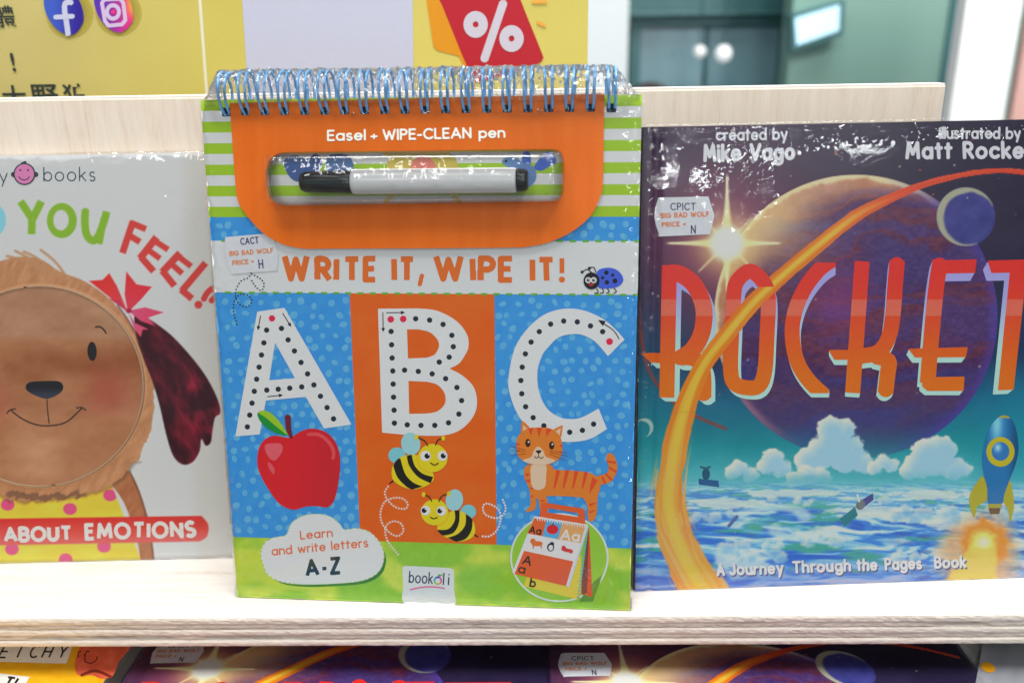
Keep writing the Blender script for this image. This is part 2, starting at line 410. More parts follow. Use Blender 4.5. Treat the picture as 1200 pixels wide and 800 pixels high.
def wood(name, a, b, dark, stretch, bump=.2, scale=14, mid=.42):
    m = mat(name, rough=.62, spec=.25); N, L, B = nodes(m)
    tc = N.new('ShaderNodeTexCoord'); mp = N.new('ShaderNodeMapping'); mp.inputs['Scale'].default_value = stretch
    n1 = N.new('ShaderNodeTexNoise'); n1.inputs['Scale'].default_value = scale; n1.inputs['Detail'].default_value = 6; n1.inputs['Distortion'].default_value = .6
    n2 = N.new('ShaderNodeTexNoise'); n2.inputs['Scale'].default_value = scale*9; n2.inputs['Detail'].default_value = 4
    L.new(tc.outputs['Object'], mp.inputs[0]); L.new(mp.outputs[0], n1.inputs[0]); L.new(mp.outputs[0], n2.inputs[0])
    mx = N.new('ShaderNodeMix'); mx.data_type = 'FLOAT'; mx.inputs[0].default_value = .35; L.new(n1.outputs[0], mx.inputs[2]); L.new(n2.outputs[0], mx.inputs[3])
    rp = N.new('ShaderNodeValToRGB'); e = rp.color_ramp.elements; e[0].position = .3; e[0].color = (*dark, 1); e[1].position = .68; e[1].color = (*b, 1)
    k = e.new(mid); k.color = (*a, 1)
    L.new(mx.outputs[0], rp.inputs[0]); L.new(rp.outputs[0], B.inputs['Base Color'])
    bp = N.new('ShaderNodeBump'); bp.inputs['Strength'].default_value = bump; bp.inputs['Distance'].default_value = .0004
    L.new(mx.outputs[0], bp.inputs['Height']); L.new(bp.outputs[0], B.inputs['Normal'])
    return m
M_shelf = wood('pale_plywood_face', (.76, .70, .63), (.82, .79, .74), (.66, .56, .48), (1.2, 14, 6))
M_back = wood('pale_plywood_upright', (.70, .60, .49), (.76, .68, .58), (.62, .50, .39), (14, 3, 1))
M_ply_end = wood('plywood_edge', (.58, .52, .45), (.72, .67, .60), (.38, .29, .21), (3, 10, 40), bump=.8)
M_ply_end2 = wood('plywood_edge_crossgrain', (.48, .42, .36), (.66, .60, .53), (.26, .18, .11), (6, 10, 60), bump=1)
M_table = wood('dark_shelf_board', (.35, .30, .25), (.42, .37, .31), (.25, .2, .16), (2, 12, 2))

# ------------------------------------------------------------------ shelf
sh = thing('bookshelf', 'pale plywood shelf with a rough layered front edge that carries the upright books', 'shelf')
TH = .0200
ply_h = [.0046, .0036, .0042, .0034, .0040]
z = 0.0
for i, hh in enumerate(ply_h):
    # each ply: its front face is a rough grid, wrapped on a slab
    z1, z0 = z, z-hh
    rec = (.0, .0006, .0002, .0008, .0)[i]
    xs = np.arange(-.95, .951, .0016)
    zs = np.linspace(0, 1, 5)
    V = []; F = []
    prof = [(.14, 0.0)]+[(None, t) for t in zs]+[(.14, 1.0)]
    n = len(prof)
    fx = fbm(xs*14, np.full_like(xs, i*3.1), i, 3)
    split = smooth(.57, .66, fbm(xs*16, np.full_like(xs, i*5.7), i+9, 3)) if i in (1, 3) else xs*0
    for a, x in enumerate(xs):
        for (yy, t) in prof:
            if yy is None:
                e = abs(t-.5)*2
                r = rec+.0006*e**3+.00045*(vnoise(np.array(x*420), np.array(t*4+i*9.1)).item()-.5)+.0026*split[a]*(1-e)+.0003*fx[a]
                V.append((x, max(r, -.0003), z1-hh*t))
            else: V.append((x, yy, z1-hh*t))
    for a in range(len(xs)-1):
        for b in range(n-1): F.append((a*n+b, a*n+b+1, (a+1)*n+b+1, (a+1)*n+b))
        F.append((a*n+n-1, a*n, (a+1)*n, (a+1)*n+n-1))
    me = bpy.data.meshes.new('ply_layer'); me.from_pydata(V, [], F)
    me.materials.append(M_shelf if i in (0,) else (M_ply_end2 if i % 2 else M_ply_end))
    if i == 0:
        me.materials.append(M_ply_end)
        me.polygons.foreach_set('material_index', [0 if (q % n) in (0, n-1) else 1 for q in range(len(F))])
    link('ply_layer', me, sh)
    z = z0-.00005
BY, BH = .112, .2915
bo = thing('back_board', 'upright pale pine plywood panel standing behind the row of books', 'board')
tilt = .0
M = Matrix.Identity(4)
BX = at(1108, 106, BY).x
bm_ = box_mesh('panel', (-1.0, BY, .0004), (BX, BY+.012, BH), .0008); link('panel', bm_, bo, M_back)
link('edge_strip', box_mesh('edge_strip', (-1.0, BY+.0006, BH-.0002), (BX-.0004, BY+.0114, BH+.0012), .0003), bo, M_shelf)

tb = thing('lower_shelf', 'lower shelf board under the shop shelf carrying flat books', 'shelf')
box('board', (-.95, -.32, -.0865), (.95, .14, -.0665), M_table, tb, .001)
box('side_panel', (-.97, -.02, -.30), (-.952, .13, .29), M_back, tb, .001)

# ------------------------------------------------------------------ book bodies
def book_plane(O, yaw, lean):
    ex = np.array([math.cos(yaw), math.sin(yaw), 0]); n = np.array([-math.sin(yaw), math.cos(yaw), 0])
    ey = math.cos(lean)*np.array([0, 0, 1.])+math.sin(lean)*n
    return Plane(O, ex, ey)

def film_sheet(name, parent, w, h, z, seed, m, amp=.0004, edge=.0012, x0=0., y0=0., step=.0022, back=.012, spots=()):
    mg = .0012
    us = np.concatenate([[x0-mg-.0006], np.linspace(x0-mg, x0+w+mg, int(w/step)), [x0+w+mg+.0006]])
    vs = np.concatenate([[y0-.0006+.0008], np.linspace(y0+.0008, y0+h+mg, int(h/step)), [y0+h+mg+.0006]])
    def zf(U, V):
        d = np.minimum(np.minimum(U-x0, x0+w-U), np.minimum(V-y0, y0+h-V))
        Z = z+amp*(fbm(U*28, V*9, seed, 3)-.5)*2
        e = 1-smooth(0, .014, d)
        Z = Z+edge*e*(fbm(U*300, V*300, seed+2, 2)-.5)
        for (su, sv, ru, rv, a, fq) in spots:
            q = np.exp(-((U-su)/ru)**2-((V-sv)/rv)**2); Z = Z+a*q*(fbm(U*fq, V*fq, seed+5, 2)-.5)
        Z = Z-.0012*(1-smooth(-.001, .003, d))
        Z = np.where((U < us[1]-1e-6) | (U > us[-2]+1e-6) | (V < vs[1]-1e-6) | (V > vs[-2]+1e-6), -back, Z)
        return Z
    return link(name, grid_mesh(name, us, vs, zf), parent, m)
# ================================================================== the easel activity book
CW, CH = .240, .29496
EP = book_plane((-.18104, .02078, .0006), -.06254, math.radians(8))
easel = thing('activity_book', 'wire-bound activity book with big A B C letters and an orange handle panel', 'book', M=EP.matrix())
EP.parent = easel
BT = .0115
hole_u = [EP.uv(265.5, 131)[0]+i*(EP.uv(716.5, 128)[0]-EP.uv(265.5, 131)[0])/19 for i in range(20)]
hv = EP.uv(500, 129.3)[1]
link('back_cover', box_mesh('back_cover', (0.0006, .0006, -BT), (CW-.0006, CH-.0004, -BT+.0018), .0002), easel, M_sticker)
link('page_block', box_mesh('page_block', (.002, .002, -BT+.0019), (CW-.002, CH-.001, -.0019), 0), easel, M_page)
link('front_board', box_mesh('front_board', (0, 0, -.0018), (CW, CH, -.00005), 0), easel, M_card_raw)

U_ = lambda x, y: EP.uv(x, y)[0]
V_ = lambda x, y: EP.uv(x, y)[1]
vs_bot = V_(240, 256)*.5+V_(745, 252.5)*.5            # bottom of the stripes
v_band1 = V_(250, 283.5)*.5+V_(745, 281)*.5
v_band0 = V_(255, 343)*.5+V_(745, 345)*.5
v_green = V_(280, 627)*.5+V_(730, 644)*.5
u_or0, u_or1 = U_(411, 343)*.5+U_(421, 630)*.5, U_(579.5, 343)*.5+U_(581.8, 639)*.5
def rect_uv(u0, v0, u1, v1):
    P = np.array([EP.O+u*EP.ex+v*EP.ey for u, v in ((u0, v0), (u1, v0), (u1, v1), (u0, v1))])
    x, y = project(P); return poly(list(zip(x, y)))
# dotted blue ground
rr = random.Random(5); dots = []
sp = 15.5
for i in range(34):
    for j in range(36):
        x = 232+i*sp+rr.uniform(-4, 4)+(j % 2)*sp/2; y = 250+j*sp*.85+rr.uniform(-3.5, 3.5)
        dots.append((x, y, rr.uniform(2.6, 4.2), rr.uniform(3.3, 4.8), rr.uniform(0, 180)))
def blue_col(X, Y):
    c = np.array([56, 144, 236.])
    out = np.tile(c, X.shape+(1,)); out += (fbm(X/9, Y/9, 4, 3)[..., None]-.5)*14
    return out
p = Pic(EP, z=0, step=.0005)
p.add(rect_uv(0, v_green, CW, vs_bot), blue_col, step=.0012)
p.add(union([ell(x, y, a, b, g) for x, y, a, b, g in dots if EP.uv(x, y)[1] > v_green+.003 and EP.uv(x, y)[1] < vs_bot-.003 and .003 < EP.uv(x, y)[0] < CW-.003]), lambda X, Y: np.stack([82+20*vnoise(X/5, Y/5), 164+10*vnoise(X/5, Y/5), 236+0*X], -1), step=.0004)
n = 11; sh_ = (CH-vs_bot)/n
p.add(union([rect_uv(0, CH-(i+1)*sh_, CW, CH-i*sh_) for i in range(1, n, 2)]), (206, 209, 210))
p.add(union([rect_uv(0, CH-(i+1)*sh_, CW, CH-i*sh_) for i in range(0, n, 2)]), (150, 190, 38))
def green_col(X, Y):
    n1 = fbm(X/45, Y/30, 2, 3)[..., None]; a = np.array([132, 188, 50.]); b = np.array([188, 208, 72.])
    return a*(1-smooth(.45, .75, n1))+b*smooth(.45, .75, n1)+(fbm(X/5, Y/5, 5, 3)[..., None]-.5)*12
p.add(rect_uv(0, 0, CW, v_green), green_col, step=.001)
p.add(rect_uv(0, v_band0, CW, v_band1), (206, 210, 211))
p.add(rect_uv(u_or0, v_green, u_or1, v_band0), lambda X, Y: np.array([222, 96, 22.])+(fbm(X/25, Y/25, 7, 4)[..., None]-.5)*16, step=.001)
p.build('cover_print', M_gloss)
p = Pic(EP, z=.00018)
du = U_(514.5, 343)-U_(500, 343); k = int(CW/du)
p.add(union([rect_uv(.006+i*du, v-.0006, min(.006+i*du+du*.52, CW), v+.0006) for i in range(k+1) for v in (v_band0, v_band1) if .006+i*du < CW-.002]), (92, 172, 52))
p.build('dashed_line', M_gloss)

# prints seen through the window
p = Pic(EP, z=.00012)
p.add(blob([(333, 188), (345, 182), (360, 186), (370, 180), (378, 190), (372, 205), (360, 212), (345, 212), (336, 202)]), (62, 92, 150))
p.add(blob([(383, 186), (395, 180), (410, 184), (414, 200), (400, 214), (384, 210)]), (82, 116, 168))
p.add(ell(495, 196, 42, 26), (196, 178, 84)); p.add(ell(496, 198, 15, 15), (214, 124, 110))
p.add(stroke([(452, 180), (470, 186)], 5), (196, 178, 84)); p.add(stroke([(452, 236), (468, 222)], 5), (196, 178, 84)); p.add(stroke([(538, 236), (525, 222)], 5), (196, 178, 84))
p.add(blob([(588, 190), (596, 183), (604, 184), (612, 190), (626, 196), (628, 210), (618, 220), (606, 214), (600, 200)]), (96, 132, 184))
p.add(blob([(626, 196), (636, 182), (646, 178), (652, 190), (642, 196), (634, 200)]), (60, 96, 190))
p.add(blob([(612, 190), (614, 178), (620, 178), (622, 192)]), (60, 100, 190))
p.add(ell(593, 189, 1.6), (14, 20, 40))
p.build('bird_picture', M_gloss)

# the title
p = Pic(EP, z=.00016, step=.0003)
ORG = (226, 106, 40)
def T(s, x0, x1, y0, y1, cap, w): return text(s, (x0, y0), (x1, y1), cap, w, flat=True, gap=.36, jit=.035, seed=len(s)+int(x0))
p.add(union([T('W', 334, 360, 326.5, 326.5, 26, 7.2), T('RI', 372, 394.5, 327.5, 327.5, 24, 6.6), T('TE', 405, 440, 328, 327.5, 24.5, 6.8),
             T('IT', 462, 484, 328, 328, 24.5, 6.8), stroke([(494.5, 323), (492, 333)], 5),
             T('W', 511.5, 540.5, 326.5, 326.5, 26, 7.2), T('IPE', 554, 600, 328, 328, 25, 6.8), T('IT', 624, 648, 328.5, 328.5, 24.5, 6.8),
             stroke([(658.5, 302.5), (658.5, 320)], 5.6, True), ell(658.5, 327.5, 3.6)]), ORG)
p.build('title_lettering', M_gloss)

# letters to trace
LT = (211, 215, 217); DK = (36, 44, 56)
def dots_of(l, r=3.15): return union([ell(x, y, r, r) for x, y in l])
def arrow(a, b, w=1.1, hd=5):
    ax, ay = a; bx, by = b; L = math.hypot(bx-ax, by-ay); ux, uy = (bx-ax)/L, (by-ay)/L
    return stroke([a, (bx-ux*hd*.6, by-uy*hd*.6)], w) | poly([b, (bx-ux*hd-uy*hd*.45, by-uy*hd+ux*hd*.45), (bx-ux*hd+uy*hd*.45, by-uy*hd-ux*hd*.45)])
p = Pic(EP, z=.00022, step=.0003)
p.add(poly([(301.6, 365), (333.5, 360.5), (412, 497), (380, 501.7), (358.5, 464.7), (311.8, 469), (304.5, 508.6), (276, 510.9)])-poly([(322.5, 401), (345.8, 442.8), (315.7, 445.3)]), LT)
p.add(dots_of([(312.6, 386.6), (309.4, 401.5), (306.6, 415.7), (303.8, 429.9), (300.9, 444), (298.2, 458.2), (295.5, 472), (292.8, 486), (290, 499.8), (330, 384.6), (337.8, 398), (345.2, 411), (352.9, 424.4), (360.6, 437.8), (368, 450.7), (375.7, 463.9), (383.4, 477.2), (391, 490.4), (312.8, 456.8), (326.2, 455.7), (339.7, 454.5), (353.7, 453)]), DK)
p.add(ell(318.9, 372.9, 3.8), (216, 36, 72))
p.add(arrow((305.5, 370), (302.3, 387)) | arrow((331.5, 367), (341.5, 383)) | arrow((314, 464.5), (332, 462.5)), (26, 26, 34))
p.build('letter_a', M_gloss)
p = Pic(EP, z=.00022, step=.0003)
Bo = cr([(443, 361.6), (490, 361.2)], n=2)+cr([(490, 361.2), (512.5, 364), (535, 376), (547.4, 392), (549, 406), (544.9, 416), (537.6, 426), (527, 431.3)])+cr([(527, 431.5), (541.8, 439.7), (554.3, 452), (558.9, 466.8), (557.4, 481.4), (550, 494), (537.6, 504.4), (520.9, 509.6), (500, 510.2)])+[(480, 509.5), (447.9, 506.5)]
B1 = [(477, 385.7)]+cr([(490, 385.7), (503.5, 389), (512.5, 397.5), (514.4, 406), (509.4, 415.2), (500, 418.9)])+[(478.2, 419.8)]
B2 = [(478.8, 446)]+cr([(500, 447), (512.5, 450.5), (521, 460.5), (521.5, 472.5), (512.5, 481.6), (500, 484.2)])+[(479.6, 484.6)]
p.add(poly(Bo)-poly(B1)-poly(B2), LT)
p.add(dots_of([(458.4, 388.2), (459, 403.8), (459.6, 419.2), (460.4, 434.4), (460.8, 449.7), (461.3, 465), (461.9, 480.2), (462.3, 495.4), (477.3, 497.3), (493.4, 498), (509.6, 498), (525.7, 495), (537.8, 484.8), (541, 469), (535.5, 453.7), (522.3, 443.4), (506.5, 437.8), (490.3, 434.9), (474.2, 433.4), (487.2, 373.3), (503.5, 374.9), (519.3, 379.9), (529.6, 392.7), (531.3, 406), (526.5, 418.2), (514.8, 424)]), DK)
p.add(ell(458, 374, 3.9) | ell(472.6, 373.6, 3.9), (216, 36, 72))
p.add(arrow((448.8, 366), (449.2, 389)) | arrow((453, 366.3), (475, 366)), (26, 26, 34))
p.build('letter_b', M_gloss)
p = Pic(EP, z=.00022, step=.0003)
Co = cr([(731.9, 397.6), (719.5, 384), (703.8, 371.8), (681.3, 362.9), (658.8, 361.9), (636, 369.5), (616, 387.5), (602.5, 410), (596, 441.8), (597, 459), (604.4, 480.4), (616.9, 499), (635.7, 511), (656.6, 516.9), (677.5, 516.9), (694, 512.7), (711.3, 502.3)])
Ci = cr([(701.5, 478.3), (681.6, 488.7), (667, 490.6), (654.5, 487.9), (642, 479.3), (633.6, 464.7), (629.9, 448), (630.5, 431), (635.7, 415.7), (640.8, 408.5), (654, 395.6), (670, 391.3), (683.5, 392.6), (697.3, 400), (712.5, 417)])
p.add(poly(Co+Ci), LT)
p.add(dots_of([(706.2, 388.4), (692, 381.7), (676.5, 377), (660.6, 376), (645.3, 379.6), (632, 388.4), (622.4, 400.6), (615.7, 414.4), (612, 429.9), (610.4, 445.5), (611.5, 461), (616, 476.2), (624.8, 489), (637.4, 498.5), (652, 504.5), (667.6, 506), (682.5, 503.8), (695.6, 496.5)]), DK)
p.add(ell(714.3, 400, 4), (216, 36, 72))
ap = arc(700, 399, 26, 26, -15, -75, 6)
p.add(stroke(cr([(725.5, 397), (719, 387), (708, 379.5)]), 1.2) | poly([(700.5, 374.5), (710, 376), (706.5, 382)]), (26, 26, 34))
p.build('letter_c', M_gloss)

# apple
p = Pic(EP, z=.00034, step=.0003)
app = blob([(337, 512.5), (322, 510), (310, 515), (303, 527), (302, 545), (307.4, 560), (314.7, 572.5), (325, 587), (335.6, 594.4), (346, 596.5), (358.6, 593), (371, 592.4), (383.6, 593.8), (390.5, 588), (394.5, 576.7), (397.5, 560), (398.8, 546), (397.8, 529.4), (391.5, 514.8), (381, 505.4), (366.5, 501.7), (354, 504.4), (344, 510.4)], 4)
p.add(app, lambda X, Y: np.array([206, 32, 40.])+np.stack([-14*smooth(330, 400, X), 0*X, 4*smooth(330, 400, X)], -1), step=.0005)
p.add(blob([(311, 521), (320, 519), (330, 520), (331, 528), (324, 538), (318, 538), (312, 530)]), (222, 92, 104))
p.add(blob([(314, 541), (318, 543), (322, 549), (321, 555), (316, 549)]), (220, 84, 96))
p.add(stroke(cr([(361, 508.5), (374, 509), (385, 517), (391, 528), (390.5, 537)]), [3, 4, 4, 4, 4, 4, 4, 4, 4, 4, 4, 4, 4, 4, 4, 4, 4, 4, 4, 4, 2.5][:21]), (218, 76, 82))
p.add(stroke(cr([(341.5, 511.5), (338.5, 502), (337.5, 489)], n=4), [4, 4.4, 5, 5.5, 6, 6.4, 6.8, 7, 7.4]), (112, 30, 48))
p.add(blob([(302.5, 483), (312, 481), (323, 489), (332, 500), (337, 509.5), (324, 507), (312, 500), (304, 491)]), (24, 138, 52))
p.add(blob([(303, 482.5), (313, 481), (324, 489), (332.5, 500), (337, 509), (325, 500), (312, 489)]), (146, 190, 40))
p.build('apple_picture', M_gloss)

# bees
YEL = (238, 198, 28); YD = (230, 178, 30); TEAL = (118, 190, 200); TEAL2 = (148, 200, 206); BLK = (28, 26, 22)
Z3 = lambda l: [(430+x/5.335, 500+y/5.335) for x, y in l]
def bee(head, hr, body, belt1, belt2, w1, w2, sting, ants, eyes, mouth, flip):
    p = Pic(EP, z=.00034, step=.00025)
    p.add(stroke(sting, 1.8), BLK)
    p.add(w2, TEAL); p.add(w1, TEAL2)
    bd = blob(body); p.add(bd, YEL)
    p.add(poly(belt1) & bd, BLK); p.add(poly(belt2) & bd, BLK)
    hd = ell(*head, hr, hr*.95)
    p.add(hd.grow(1.2) & bd, YD); p.add(hd, YEL)
    for a in ants: p.add(stroke(cr(a), 1.3), BLK); p.add(ell(*a[-1], 2.2, 3), YEL)
    for (x, y, r, dx) in eyes:
        p.add(ell(x, y, r), (222, 226, 226)); p.add(ell(x+dx, y, r*.52), (20, 24, 28)); p.add(ell(x+dx+(r*.3), y-r*.3, r*.17), (222, 226, 226))
    p.add(stroke(cr(mouth), 1.3), (60, 40, 20))
    p.build('bee_picture', M_gloss)
bee((507.2, 536), 17.3, Z3([(215, 185), (300, 172), (370, 200), (418, 300), (405, 345), (350, 375), (280, 388), (210, 365), (165, 330), (155, 280), (168, 230)]),
    Z3(cr([(165, 240), (190, 310), (240, 365), (280, 390)])+cr([(350, 370), (290, 345), (240, 290), (210, 195)])+[(190, 190)]), Z3(cr([(250, 180), (265, 240), (320, 310), (400, 350)])+cr([(415, 310), (350, 290), (300, 240), (280, 170)])),
    ell(481.5, 519.5, 11.2, 13.2, -12), ell(465.3, 533, 10, 9.3), Z3([(145, 350), (168, 333)]),
    [Z3([(382, 117), (360, 85), (310, 62)]), Z3([(430, 112), (445, 80), (478, 68)])], [(499, 533.6, 6.1, 1.8), (518.8, 533.4, 5.8, .8)], Z3([(400, 222), (422, 235), (448, 224)]), 1)
bee((509.5, 599.5), 16, Z3([(440, 625), (470, 560), (545, 520), (600, 530), (655, 570), (678, 640), (655, 690), (575, 715), (500, 690), (455, 660)]),
    Z3(cr([(438, 640), (510, 635), (550, 580), (548, 518)])+cr([(580, 520), (575, 600), (540, 660), (470, 678)])), Z3(cr([(505, 690), (570, 665), (615, 610), (618, 540)])+cr([(662, 570), (655, 640), (620, 695), (560, 716)])),
    ell(532.6, 585.3, 10.2, 12.6, 8), ell(549, 599, 9, 8.4), Z3([(692, 685), (668, 668)]),
    [Z3([(405, 463), (390, 435), (355, 420)]), Z3([(450, 465), (470, 430), (512, 415)])], [(498.8, 597.3, 5.6, -1.6), (517.5, 597.8, 5.6, -2.0)], Z3([(398, 560), (418, 570), (440, 562)]), -1)
# dotted flight paths
def dotted(pts, n, r): 
    P = np.array(cr(pts, n=12)); L = np.concatenate([[0], np.cumsum(np.hypot(*np.diff(P, axis=0).T))])
    s = np.linspace(0, L[-1], n); return union([ell(a, b, r) for a, b in zip(np.interp(s, L, P[:, 0]), np.interp(s, L, P[:, 1]))])
p = Pic(EP, z=.00016, step=.0002)
p.add(dotted(Z3([(132, 372), (112, 410), (130, 455), (180, 500), (240, 510), (255, 480), (225, 448), (170, 442), (110, 470), (85, 540), (100, 610), (150, 665), (195, 680), (228, 650), (215, 605), (170, 588), (125, 610), (115, 660), (135, 720), (195, 795)]), 62, 1.25), (214, 200, 184))
p.add(dotted(Z3([(850, 455), (868, 510), (845, 555), (800, 568), (740, 545), (725, 500), (745, 478), (790, 490), (825, 520), (838, 570), (815, 640), (770, 680), (725, 682)]), 36, 1.25), (214, 210, 210))
p.build('dotted_trail', M_gloss)
Z4 = lambda l: [(230+x/4.444, 230+y/4.444) for x, y in l]
p = Pic(EP, z=.00022, step=.0002)
p.add(dotted(Z4([(287, 400), (270, 425), (235, 440), (210, 480), (205, 520), (225, 560), (265, 575), (290, 545), (270, 515), (230, 510), (200, 545), (195, 600), (212, 665)]), 32, 1.0), (40, 50, 70))
p.add(dotted(Z4([(290, 405), (330, 425), (352, 450), (350, 478), (335, 490), (310, 470), (290, 440)]), 13, 1.0), (40, 50, 70))
p.build('dotted_trail', M_gloss)

# ladybird
Z5 = lambda l: [(490+x/4.444, 230+y/4.444) for x, y in l]
p = Pic(EP, z=.00034, step=.00022)
p.add(union([stroke(cr(Z5(l)), 1.2) for l in ([(930, 480), (938, 500), (920, 503)], [(960, 480), (965, 500), (950, 503)], [(985, 478), (995, 497), (980, 503)], [(1015, 470), (1032, 495), (1020, 503)], [(905, 398), (880, 380), (855, 395)], [(925, 395), (915, 370), (892, 373)])]) | ell(*Z5([(854, 394)])[0], 1.8) | ell(*Z5([(892, 374)])[0], 1.8), (24, 26, 36))
p.add(blob(Z5([(930, 395), (975, 372), (1025, 378), (1058, 405), (1068, 440), (1040, 470), (985, 480), (935, 470)])), (62, 92, 204))
p.add(union([ell(*Z5([q])[0], r) for q, r in (((980, 397), 2.6), ((1013, 410), 1.9), ((961, 424), 1.9), ((1025, 440), 2.9), ((983, 447), 2.6))]), (24, 26, 44))
p.add(ell(*Z5([(903, 440)])[0], 9.4, 10), (26, 27, 34))
for q in ((886, 436), (914, 436)):
    p.add(ell(*Z5([q])[0], 3.5), (212, 216, 220)); p.add(ell(*Z5([q])[0], 1.9), (24, 26, 34)); p.add(ell(Z5([q])[0][0]+.5, Z5([q])[0][1]-.5, .7), (212, 216, 220))
p.add(blob(Z5([(886, 455), (915, 455), (900, 468)])), (170, 50, 50))
p.build('ladybird_picture', M_gloss)

# cat
C3 = lambda l: [(595+x/3.336, 480+y/3.336) for x, y in l]
OR1 = (232, 122, 42); OR2 = (226, 72, 36); CRM = (214, 188, 160)
p = Pic(EP, z=.00036, step=.00028)
p.add(stroke(cr(C3([(355, 275), (395, 262), (412, 225), (400, 182)])), [11]*6+[10]*9+[8.5]*1), OR1)
body = blob(C3([(75, 215), (160, 210), (185, 232), (250, 236), (320, 245), (358, 270), (362, 300), (352, 340), (348, 400), (335, 432), (315, 428), (312, 380), (300, 350), (275, 340), (160, 335), (155, 350), (160, 390), (130, 395), (120, 350), (112, 345), (108, 385), (78, 398), (72, 392), (88, 370), (85, 310), (65, 260)]), 4)
p.add(body, OR1)
st = [C3([(x, 234), (x+16, 236), (x-3, 300), (x-12, 312)]) for x in (190, 225, 262, 300)]+[C3([(330, 262), (352, 275), (318, 330), (322, 300)]), C3([(70, 245), (90, 250), (70, 262)]), C3([(66, 275), (90, 270), (84, 285)]), C3([(84, 305), (98, 300), (98, 312)]), C3([(86, 335), (104, 330), (90, 345)]), C3([(128, 350), (150, 350), (130, 362)]), C3([(128, 372), (152, 368), (132, 384)]), C3([(318, 365), (350, 360), (320, 378)]), C3([(318, 395), (348, 388), (320, 405)])]
p.add(union([poly(s_) for s_ in st]) & body, OR2)
p.add(union([stroke(C3([a, b]), 2.4) for a, b in (((385, 250), (405, 272)), ((370, 262), (380, 285)), ((398, 225), (422, 240)), ((390, 200), (420, 205)))]), OR2)
p.add(blob(C3([(95, 215), (148, 212), (150, 260), (145, 300), (120, 312), (97, 300), (90, 260)])), CRM)
p.add(blob(C3([(54, 48), (62, 45), (88, 75), (55, 95)]), 3) | blob(C3([(212, 60), (214, 70), (205, 110), (175, 82)]), 3), OR1)
p.add(poly(C3([(60, 58), (80, 76), (60, 88)])) | poly(C3([(208, 70), (202, 100), (185, 84)])), CRM)
hd = blob(C3([(125, 68), (170, 73), (203, 100), (214, 145), (205, 185), (170, 208), (125, 214), (75, 205), (42, 180), (34, 140), (42, 100), (75, 73)]))
p.add(hd, OR1)
p.add(union([poly(C3(q)) for q in ([(78, 68), (100, 68), (92, 102)], [(113, 66), (135, 66), (122, 110)], [(150, 70), (172, 76), (150, 104)], [(34, 125), (50, 135), (34, 140)], [(34, 155), (50, 155), (36, 165)], [(214, 130), (200, 140), (214, 146)], [(212, 160), (200, 160), (208, 172)])]) & hd, OR2)
p.add(blob(C3([(120, 142), (140, 160), (150, 182), (185, 195), (165, 208), (125, 215), (80, 207), (58, 196), (92, 182), (102, 158)])) & hd.grow(.2), CRM)
p.add(ell(*C3([(79, 128)])[0], 3.1, 4.8) | ell(*C3([(172, 138)])[0], 3.1, 4.8), (60, 34, 20))
p.add(ell(*C3([(82, 124)])[0], 1.1) | ell(*C3([(175, 133)])[0], 1.1), (225, 225, 220))
p.add(blob(C3([(110, 158), (132, 158), (121, 170)])), (50, 28, 24))
p.add(stroke(C3([(121, 168), (121, 182)]), .9) | stroke(cr(C3([(104, 180), (112, 187), (121, 182), (130, 188), (140, 182)])), .9), (50, 28, 24))
p.add(union([stroke(C3([a, b]), .55) for a, b in (((10, 140), (70, 156)), ((5, 156), (70, 163)), ((12, 178), (72, 170)), ((165, 165), (235, 180)), ((165, 172), (228, 196)), ((165, 160), (238, 166)))]), (110, 50, 24))
p.build('cat_picture', M_gloss)

# cloud badge
Z8 = lambda l: [(250+x/4.79, 560+y/4.79) for x, y in l]
cl = blob(Z8([(410, 320), (440, 255), (500, 215), (575, 203), (650, 215), (705, 255), (735, 290), (800, 283), (870, 300), (920, 345), (950, 400), (955, 450), (935, 510), (880, 555), (780, 580), (560, 592), (430, 586), (360, 570), (310, 540), (285, 490), (270, 420), (290, 365), (340, 335)]))
clsh = Sh(lambda X, Y: cl.fn(X-4, Y-4.5), (cl.bb[0], cl.bb[1], cl.bb[2]+6, cl.bb[3]+7))
p = Pic(EP, z=.00014, step=.0003)
p.add(clsh.grow(-1), lambda X, Y: np.array([64, 128, 40.])+0*X[..., None])
p.add(clsh.grow(-3), lambda X, Y: np.array([46, 104, 40.])+0*X[..., None])
bd_ = cl.grow(.9)
p.add(bd_, lambda X, Y: np.where((((np.arctan2(Y-642, X-378)*26) % 2) < 1)[..., None], np.array([150, 200, 60.]), np.array([211, 215, 218.])))
p.add(cl, (211, 215, 218))
p.add(text('Learn', Z8([(492, 340)])[0], Z8([(668, 325)])[0], 9.0, 1.75, gap=.28), (216, 112, 70))
p.add(text('and write letters', Z8([(333, 430)])[0], Z8([(868, 382)])[0], 9.4, 1.75, gap=.26), (216, 112, 70))
p.add(text('A-Z', Z8([(528, 545)])[0], Z8([(712, 528)])[0], 17, 4.2, gap=.36, flat=True), (34, 56, 66))
p.build('cloud_badge', M_gloss)

